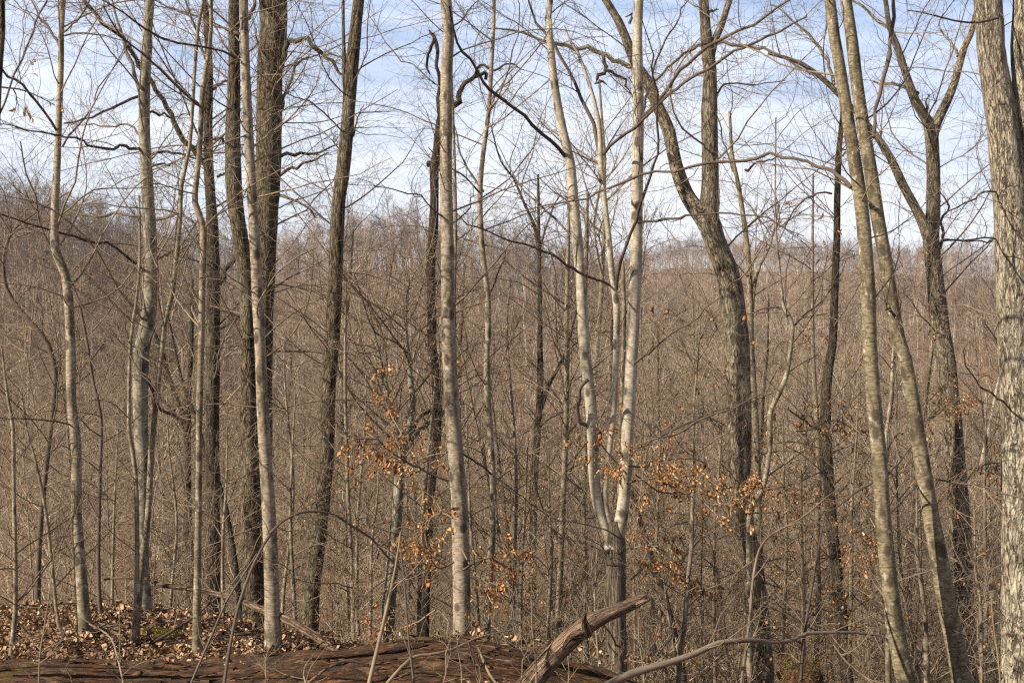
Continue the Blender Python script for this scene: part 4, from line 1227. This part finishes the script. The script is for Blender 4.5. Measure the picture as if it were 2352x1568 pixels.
tube_obj('bowed_sapling', 'bowed pale stem bending up right near the bottom right corner of the forking tree', 'shoot',
         [(1700, 1590, 6), (1712, 1500, 7), (1722, 1420, 7), (1730, 1330, 7), (1745, 1260, 6), (1775, 1225, 5), (1840, 1190, 4), (1900, 1140, 3), (1930, 1120, 2)], 7.8, .06, 'twig', 8, False, twigs=10, tlen=0.4)
tube_obj('bare_shoot', 'dark stem rising steeply before the slim dark furrowed trunk', 'shoot',
         [(1838, 1590, 8), (1845, 1480, 8), (1856, 1400, 7), (1868, 1330, 6), (1880, 1260, 5), (1895, 1180, 3)], 8.0, .06, 'dark_branch', 8, False, twigs=10, tlen=0.4)
tube_obj('pale_stick', 'pale stick slanting down right, left of the banded stems', 'stick',
         [(1915, 1480, 4), (1945, 1520, 5), (1990, 1556, 5), (2030, 1590, 5)], 7.4, -.03, 'twig', 6, False, twigs=4, tlen=0.25)
for i, (x, y, dx, dy, w, D) in enumerate([(1010, 1590, 30, -130, 4, 7.3), (1060, 1590, -8, -150, 3, 7.4), (1098, 1590, 8, -110, 4, 7.0), (1180, 1600, 40, -120, 4, 7.2),
                                          (1232, 1600, -10, -230, 6, 7.5), (600, 1600, 22, -120, 4, 7.0), (1300, 1600, 12, -160, 4, 7.8), (700, 1600, 2, -75, 6, 7.4),
                                          (2300, 1600, -24, -240, 5, 8.2), (2256, 1600, -10, -180, 4, 8.4), (1990, 1600, 10, -170, 4, 8.0), (1480, 1600, -14, -190, 5, 8.2)]):
    lab = ['fine brown twig before the log hump, leaning right', 'fine twig standing straight before the centre beech', 'fine twig rising from the leaf pile',
           'fine twig leaning right beside the leaf pile', 'grey upright twig left of the propped broken branch', 'fine twig before the log below the tan beech',
           'fine twig rising behind the propped broken branch', 'pale broken twig stub standing on the log', 'pale bent twig in front of the right edge trunk',
           'fine twig left of the right edge trunk at the bottom', 'fine twig just left of the banded stems at the bottom', 'fine grey twig right of the propped branch'][i]
    tube_obj('upright_twig', lab, 'twig', [(x, y, w), (x + dx * .4 + 3, y + dy * .35, w * .9), (x + dx * .6 - 4, y + dy * .7, w * .7), (x + dx, y + dy, w * .4)], D, .02, 'twig', 6, False,
             twigs=7, tlen=0.28, group='twigs at the very front')


def moss_clumps():
    for (px, py, rx, rz, lab) in [(352, 1462, 0.22, 0.05, 'yellow green moss cushion at the foot of the mottled grey trunk'),
                                  (226, 1462, 0.09, 0.04, 'small moss cushion right of the crooked beech foot')]:
        D = 2.3 / ((py - 784) * K)
        c = fp(px, py, D)
        c[2] = Hs(c[0], c[1])
        n, m = 28, 10
        th = np.linspace(0, 2 * np.pi, n, endpoint=False)
        ph = np.linspace(0.02, np.pi / 2, m)
        v = np.stack([rx * np.sin(ph)[:, None] * np.cos(th), rx * 0.8 * np.sin(ph)[:, None] * np.sin(th), rz * np.cos(ph)[:, None] * np.ones(n)], -1)
        v = v * (1 + 0.25 * smooth_noise(m, n, 4, 9))[..., None]
        i = np.arange(m - 1)[:, None] * n
        j = np.arange(n)[None]
        q = np.stack([i + j, i + (j + 1) % n, i + n + (j + 1) % n, i + n + j], -1)
        mb = MB()
        mb.add(v, q, v * 0)
        # fuzzy surface
        k = 1600
        a = rng.uniform(0, 2 * np.pi, k)
        p = np.arccos(rng.uniform(0, 1, k))
        pos = np.stack([rx * np.sin(p) * np.cos(a), rx * .8 * np.sin(p) * np.sin(a), rz * np.cos(p)], 1)
        mb.leaves(pos, pos / rx + rng.normal(size=pos.shape) * .5 + [0, 0, .8], 0.018, 0, 0.4, 0.2)
        o = mb.build('moss_cushion', M['moss'])
        o.location = c
        tag(o, lab, 'moss')


moss_clumps()


def stump():
    base = fp(1850, 1640, 8.6)
    P, R = catmull([fp(1850, 1640, 8.6), fp(1846, 1590, 8.6), fp(1836, 1548, 8.6), fp(1830, 1530, 8.6)], [.13, .12, .10, .05], 0.02)
    mb = MB()
    mb.tubes(P, R, 30, 0, lambda n, k, s: (smooth_noise(k, s, 6, 9) * 0.35)[None], cap=True)
    k = 1200
    i = rng.integers(0, len(P), k)
    a = rng.uniform(0, 2 * np.pi, k)
    d = np.stack([np.cos(a), np.sin(a), rng.uniform(0, 1, k)], 1)
    pos = P[i] + d * R[i][:, None] * 1.0
    root = empty('mossy_stump', tuple(base))
    tag(root, 'small crumbling stump fuzzy with golden moss at the bottom, right of the forking tree', 'stump')
    mb.build('stump_body', M['log'], root, base)
    m2 = MB()
    m2.leaves(pos, d + [0, 0, .3], 0.022, 0, 0.4)
    m2.build('moss_tufts', M['moss_brown'], root, base)


stump()


def litter():
    mb = MB()
    n = 42000
    y = rng.uniform(6.0, 13.5, n)
    x = rng.uniform(-0.47, 0.47, n) * y
    z = H(x, y)
    d = rng.normal(size=(n, 3)) * [1, 1, 0.35]
    P = np.stack([x, y, z + rng.uniform(0.0, 0.045, n)], 1)
    mb.leaves(P, d, 0.028 + 0.085 * rng.uniform(0, 1, n) ** 1.6, 0, 0.75, 0.35)
    # drifts of leaves against the stems
    for bx, by in [tuple(o.location[:2]) for o in bpy.data.objects if o.type == 'EMPTY' and o.parent is None and o.get('category') in ('tree', 'pole', 'sapling', 'clump') and o.location[1] < 11.8]:
        kk = 70
        a = rng.uniform(0, 2 * np.pi, kk)
        rr = rng.uniform(0.04, 0.3, kk)
        x, y = bx + rr * np.cos(a), by + rr * np.sin(a)
        P = np.stack([x, y, H(x, y) + rng.uniform(0, .11, kk) * (1 - rr / .32)], 1)
        mb.leaves(P, rng.normal(size=(kk, 3)) * [1, 1, .6], rng.uniform(.04, .10, kk), 0, 0.7, 0.35)
    # pile in front of the log
    k = 900
    x = -0.12 + rng.normal(size=k) * 0.33
    y = 7.45 + rng.normal(size=k) * 0.3
    P = np.stack([x, y, H(x, y) + rng.uniform(0.0, 0.06, k)], 1)
    mb.leaves(P, rng.normal(size=(k, 3)) * [1, 1, 0.5], rng.uniform(0.05, 0.11, k), 0, 0.75, 0.35)
    # leaves caught on top of the log
    kk = 110
    x = rng.uniform(-3.3, 0.9, kk)
    top = np.interp(x, [-3.3, -1.8, -1.2, -.6, -.2, .2, .9], [.36, .36, .40, .49, .50, .43, .30])
    P = np.stack([x, 8.7 + rng.normal(size=kk) * .08, top + .0 * x], 1)
    mb.leaves(P, rng.normal(size=(kk, 3)) * [1, 1, .3], rng.uniform(.04, .09, kk), 0, 0.7, 0.35)
    o = mb.build('leaf_litter', M['litter'])
    n = 420
    y = rng.uniform(8.8, 12.8, n)
    x = rng.uniform(-.42, .1, n) * y
    a = rng.uniform(0, 2 * np.pi, n)
    L = rng.uniform(.1, .6, n)
    P = np.empty((n, 5, 3))
    for j in range(5):
        P[:, j, 0] = x + np.cos(a) * L * j / 4 + rng.normal(size=n) * .012
        P[:, j, 1] = y + np.sin(a) * L * j / 4 + rng.normal(size=n) * .012
        P[:, j, 2] = H(P[:, j, 0], P[:, j, 1]) + .035 + rng.uniform(0, .02, n)
    sb = MB()
    sb.tubes(P, np.repeat(rng.uniform(.002, .007, (n, 1)), 5, 1) * np.linspace(1, .5, 5), 5)
    tag(sb.build('ground_twigs', M['branch_bark']), 'small fallen sticks strewn over the brown leaves', 'twigs', None, 'stuff')
    tag(o, 'brown fallen leaves carpeting the near ground', 'leaf litter', None, 'stuff')


litter()

# ---------------------------------------------------------------- bare trees and saplings down the slope


def forest_variant(h, r0, n1, n2, n3, rmin, lean=0.05, l1=None, t_lo=0.32, leaves=0, wob=0.05, n4=0, sides=8):
    k = 12
    P = np.zeros((k, 3))
    d = np.array([rng.normal() * lean, rng.normal() * lean, 1.0])
    for i in range(1, k):
        d = d + np.array([rng.normal() * wob, rng.normal() * wob, 0.08])
        d /= np.linalg.norm(d)
        P[i] = P[i - 1] + d * h / (k - 1)
    P[:, 2] -= 0.3
    R = r0 * (1 - 0.85 * np.linspace(0, 1, k) ** 0.9)
    T = MB()
    T.tubes(P, R, sides)
    l1 = l1 or h * 0.26
    pr = (P[None], R[None])
    C = MB()
    g1 = grow(pr, n1, l1, (30, 65), 0.05, 0.10, 8, 0.011, (t_lo, 0.99), rmin=rmin * 1.3)
    C.tubes(*g1, 4)
    g2 = grow(g1, n2, l1 * 0.5, (25, 55), 0.04, 0.12, 6, 0.008, (0.15, 1), rmin=rmin)
    C.tubes(*g2, 3)
    g3 = grow(g2, n3, l1 * 0.26, (25, 55), 0.03, 0.12, 4, 0.006, (0.15, 1), rmin=rmin)
    C.tubes(*g3, 3)
    if n4:
        g4 = grow(g3, n4, l1 * 0.14, (25, 55), 0.03, 0.12, 3, 0.006, (0.15, 1), rmin=rmin)
        C.tubes(*g4, 3)
    Lf = None
    if leaves:
        Lf = MB()
        add_leaves(Lf, g3, rng.choice(len(g3[0]), int(leaves * 1.2)), 0.08)
    return T, C, Lf


LAND = [(20, 'left edge'), (165, 'crooked beech'), (330, 'mottled trunk'), (460, 'olive pole'), (605, 'tan beech'), (745, 'leaning rough trunk'),
        (905, 'mossy forked tree'), (1040, 'centre beech'), (1235, 'dark splitting tree'), (1400, 'beech clump'), (1700, 'massive forking tree'),
        (1905, 'dark furrowed trunk'), (2080, 'banded stems'), (2190, 'Y-forked tree'), (2340, 'right edge trunk')]


def where(px):
    px = min(max(px, 21), 2339)
    for (a, na), (b, nb_) in zip(LAND[:-1], LAND[1:]):
        if a <= px < b:
            return na, nb_, (px - a) / (b - a)


def plant(name, variants, spots, mats, kindword):
    built = {}
    same = {}
    KEY = [(720, 14), (585, 16), (1700, 14), (1735, 14), (1900, 16), (905, 14.5), (990, 15.5), (2200, 17), (490, 18), (1235, 20), (328, 12), (1415, 11)]
    spots = [t for t in spots if not any(t[1] < d and abs(1176 + t[0] / (K * t[1]) - q) < 34 for q, d in KEY)]
    ss = sorted(t[2] for t in spots)
    sm = (ss[len(ss) // 3], ss[2 * len(ss) // 3])
    for i, (x, y, s, rz) in enumerate(spots):
        vi = i % len(variants)
        z = Hs(x, y)
        root = empty(name, (x, y, z))
        root.rotation_euler = (0, 0, rz)
        root.scale = (s, s, s)
        na, nb_, fr = where(1176 + x / (K * y))
        band = 'near' if y < (17 if kindword == 'sapling' else 32) else ('middle' if y < (23 if kindword == 'sapling' else 45) else 'lower')
        pos = f"just right of {na}" if fr < .3 else (f"just left of {nb_}" if fr > .7 else f"midway {na} to {nb_}")
        size = 'small' if s < sm[0] else ('tall' if s > sm[1] else 'middling')
        look = 'copper-leaved' if 'leafy' in name else 'bare'
        lab = f"{size} {look} {kindword} on the {band} slope, {pos}"
        tag(root, lab, kindword, f"{size} {look} {kindword}s on the {band} slope, {pos}")
        same.setdefault(lab, []).append((y, root))
        if vi not in built:
            T, C, Lf = variants[vi]
            obs = [T.build('trunk', M[mats[0][vi % len(mats[0])]], root), C.build('twigs', M[mats[1]], root)]
            if Lf:
                obs.append(Lf.build('leaves', M['leaf'], root))
            built[vi] = obs
        else:
            for o in built[vi]:
                c = o.copy()
                COL.objects.link(c)
                c.parent = root
    for lab, lst in same.items():
        lst.sort(key=lambda t: t[0])
        rank = {2: ['nearer', 'farther'], 3: ['nearest', 'second nearest', 'farthest']}.get(len(lst))
        if rank:
            for (yy, r), w in zip(lst, rank):
                if len((w + ' ' + lab).split()) <= 16:
                    r['label'] = w + ' ' + lab


def scatter(n, y0, y1, power, side=0.40, mind=1.2, tries=60):
    out = []
    for _ in range(n):
        for t in range(tries):
            y = y0 + (y1 - y0) * rng.uniform() ** power
            x = rng.uniform(-side, side) * y
            if all((x - a) ** 2 + (y - b) ** 2 > mind ** 2 for a, b in out):
                out.append((x, y))
                break
    return out


rng = np.random.default_rng(24)
tv = [forest_variant(h, r, 26, 150, 900, 0.0036, 0.05, t_lo=tl, n4=1500) for h, r, tl in
      [(19, .17, .35), (16, .11, .3), (21, .22, .42), (14, .085, .25), (17, .14, .35), (12, .07, .22)]]
spots = []
for i, (x, y) in enumerate(scatter(110, 20, 62, .7, .42, 1.8)):
    hh = [19, 16, 21, 14, 17, 12][i % 6]
    top = CZ - rng.uniform(-.10, .12) * y if rng.random() > .05 else CZ + .2 * y       # crowns that end near eye level
    s_ = (top - Hs(x, y)) / hh
    spots.append((x, y, min(max(s_, .25), 1.15), rng.uniform(0, 6.28)))
plant('bare_tree', tv, spots, [['beech_tan', 'beech', 'oak', 'beech_tan', 'oak_dark', 'patchy'], 'twig_pale'], 'tree')

sv = [forest_variant(h, r, 26, 130, 520, 0.0016, 0.09, l1=h * .24, t_lo=.12, wob=.06, sides=6) for h, r in
      [(6.5, .03), (5, .022), (8, .04), (4, .018), (7, .028)]]


def fit(i, x, y, hs, lo=-.18, hi=.0, odd=.10):
    h = hs[i % len(hs)]
    u = rng.uniform(lo, hi) if rng.random() > odd else .12
    return float(np.clip((CZ + u * y - Hs(x, y)) / h, .35, 1.25))


spots = [(x, y, fit(i, x, y, [6.5, 5, 8, 4, 7]), rng.uniform(0, 6.28)) for i, (x, y) in enumerate(scatter(150, 11.5, 34, .9, .40, .5)) if y > 12.4 or x > -.5]
plant('bare_sapling', sv, spots, [['stem', 'beech_tan', 'stem', 'beech', 'stem'], 'twig_pale'], 'sapling')

lv = [forest_variant(h, r, 24, 110, 420, 0.0016, 0.09, l1=h * .26, t_lo=.1, wob=.06, leaves=nl, sides=6) for h, r, nl in
      [(4, .02, 260), (3.2, .016, 200), (5.5, .028, 320)]]
spots = []
for x, y in scatter(170, 11.5, 28, .9, .40, .45):
    px = 1176 + x / (K * y)
    if px > 640 or (rng.random() < .35 and y > 16):
        spots.append((x, y, fit(len(spots), x, y, [4, 3.2, 5.5], -.24, -.09, -1), rng.uniform(0, 6.28)))
plant('leafy_sapling', lv, spots, [['stem', 'beech_tan', 'stem'], 'twig_pale'], 'sapling')

# ---------------------------------------------------------------- the woods too far or too thick to count


def gn_scatter(name, pts, scales, rots, idx, coll, label):
    me = bpy.data.meshes.new(name)
    me.from_pydata([tuple(p) for p in pts], [], [])
    for nm, typ, key, dat in (('scl', 'FLOAT', 'value', scales), ('rot', 'FLOAT_VECTOR', 'vector', rots), ('idx', 'INT', 'value', idx)):
        a = me.attributes.new(nm, typ, 'POINT')
        a.data.foreach_set(key, np.asarray(dat).ravel())
    ob = bpy.data.objects.new(name, me)
    COL.objects.link(ob)
    tag(ob, label, 'woods', None, 'stuff')
    g = bpy.data.node_groups.new(name + '_nodes', 'GeometryNodeTree')
    g.interface.new_socket('Geometry', in_out='INPUT', socket_type='NodeSocketGeometry')
    g.interface.new_socket('Geometry', in_out='OUTPUT', socket_type='NodeSocketGeometry')
    gi, go = g.nodes.new('NodeGroupInput'), g.nodes.new('NodeGroupOutput')
    inst = g.nodes.new('GeometryNodeInstanceOnPoints')
    ci = g.nodes.new('GeometryNodeCollectionInfo')
    ci.inputs['Collection'].default_value = coll
    ci.inputs['Separate Children'].default_value = True
    ci.inputs['Reset Children'].default_value = True
    inst.inputs['Pick Instance'].default_value = True

    def at(nm, dt):
        n = g.nodes.new('GeometryNodeInputNamedAttribute')
        n.data_type = dt
        n.inputs[0].default_value = nm
        return n.outputs[0]
    g.links.new(gi.outputs[0], inst.inputs['Points'])
    g.links.new(ci.outputs[0], inst.inputs['Instance'])
    g.links.new(at('idx', 'INT'), inst.inputs['Instance Index'])
    g.links.new(at('rot', 'FLOAT_VECTOR'), inst.inputs['Rotation'])
    g.links.new(at('scl', 'FLOAT'), inst.inputs['Scale'])
    g.links.new(inst.outputs[0], go.inputs[0])
    md = ob.modifiers.new('scatter', 'NODES')
    md.node_group = g
    return ob


rng = np.random.default_rng(25)
far_c = bpy.data.collections.new('far_tree_kinds')
for vi, (h, r, tl) in enumerate([(19, .19, .4), (17, .14, .35), (21, .22, .45), (15, .12, .3), (18, .16, .5), (20, .2, .45)]):
    T, C, _ = forest_variant(h, r * 1.15, 16, 56, 190, 0.012, 0.04, t_lo=tl + .08, n4=170, sides=5)
    T2 = MB()
    for src, mi in ((T, 0), (C, 1)):
        for v, f, b in zip(src.v, src.f, src.b):
            pass
        T2.add(np.concatenate(src.v), np.concatenate(src.f), np.concatenate(src.b), mi)
    o = T2.build('far_tree', [M['twig_far' if vi % 2 else 'trunk_far'], M['twig_far_dark_shade' if vi % 2 else 'twig_far']], link=False)
    far_c.objects.link(o)
near_c = bpy.data.collections.new('thicket_kinds')
for h, r in [(7, .03), (5, .022), (9, .045), (11, .06), (4, .018)]:
    T, C, _ = forest_variant(h, r, 22, 100, 380, 0.0036, 0.08, l1=h * .24, t_lo=.12, sides=5)
    T2 = MB()
    for src, mi in ((T, 0), (C, 1)):
        T2.add(np.concatenate(src.v), np.concatenate(src.f), np.concatenate(src.b), mi)
    o = T2.build('thicket_stem', [M['stem'], M['twig_pale']], link=False)
    near_c.objects.link(o)


def field(y0, y1, sp, side=.43, extra=8):
    pts = []
    y = y0
    while y < y1:
        hw = side * y + extra
        n = int(2 * hw / sp)
        xs = np.linspace(-hw, hw, n) + rng.uniform(-.5, .5, n) * sp
        ys = y + rng.uniform(-.5, .5, n) * sp
        pts.append(np.stack([xs, ys], 1))
        y += sp
    return np.concatenate(pts)


def mass(name, P2, coll, label, s0, s1, nk):
    if nk == 6:      # thinner stands and small gaps
        g = np.sin(P2[:, 0] * .09 + 1.7 * np.sin(P2[:, 1] * .05)) * np.cos(P2[:, 1] * .07 + 1.3 * np.sin(P2[:, 0] * .04))
        P2 = P2[rng.uniform(0, 1, len(P2)) < 0.82 + .5 * g]
    z = H(P2[:, 0], P2[:, 1])
    P = np.column_stack([P2, z])
    n = len(P)
    rot = np.column_stack([rng.normal(size=n) * .04, rng.normal(size=n) * .04, rng.uniform(0, 6.28, n)])
    idx = rng.integers(0, nk, n)
    if nk == 6:      # darker and paler stands; dark ones, thicker at left, paint in hillside shade
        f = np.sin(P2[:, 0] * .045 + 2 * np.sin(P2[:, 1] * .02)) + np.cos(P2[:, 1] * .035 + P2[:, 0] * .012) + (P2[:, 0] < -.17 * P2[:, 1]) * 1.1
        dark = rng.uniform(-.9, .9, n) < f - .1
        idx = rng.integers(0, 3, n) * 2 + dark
    return gn_scatter(name, P, rng.uniform(s0, s1, n), rot, idx, coll, label)


A = field(62, 300, 4.4)
B = field(300, 520, 4.6)
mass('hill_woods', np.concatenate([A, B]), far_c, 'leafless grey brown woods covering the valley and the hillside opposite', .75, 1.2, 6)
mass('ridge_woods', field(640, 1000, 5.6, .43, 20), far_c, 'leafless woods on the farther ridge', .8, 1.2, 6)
mass('slope_thicket', field(26, 80, 3.5, .42, 3), near_c, 'dense thicket of bare saplings filling the slope below', .5, 1.0, 5)


def build_haze():
    # the air itself: one closed box round the camera and the whole scene
    x0, x1, y0, y1, z0, z1 = -5200.0, 5200.0, -60.0, 6000.0, -260.0, 160.0
    v = np.array([[x, y, z] for z in (z0, z1) for y in (y0, y1) for x in (x0, x1)])
    q = np.array([[0, 1, 3, 2], [4, 6, 7, 5], [0, 4, 5, 1], [2, 3, 7, 6], [0, 2, 6, 4], [1, 5, 7, 3]])
    me = bpy.data.meshes.new('haze')
    me.from_pydata([tuple(a) for a in v], [], [tuple(int(i) for i in a[::-1]) for a in q])
    m = bpy.data.materials.new('haze_air')
    m.use_nodes = True
    nt = m.node_tree
    nt.nodes.remove(nt.nodes['Principled BSDF'])
    pv = nt.nodes.new('ShaderNodeVolumePrincipled')
    pv.inputs['Color'].default_value = (0.80, 0.87, 1.0, 1)
    pv.inputs['Density'].default_value = HAZE
    pv.inputs['Anisotropy'].default_value = 0.2
    nt.links.new(pv.outputs[0], nt.nodes['Material Output'].inputs['Volume'])
    me.materials.append(m)
    o = bpy.data.objects.new('haze', me)
    COL.objects.link(o)
    tag(o, kind='stuff')


HAZE = 0.0002
build_haze()
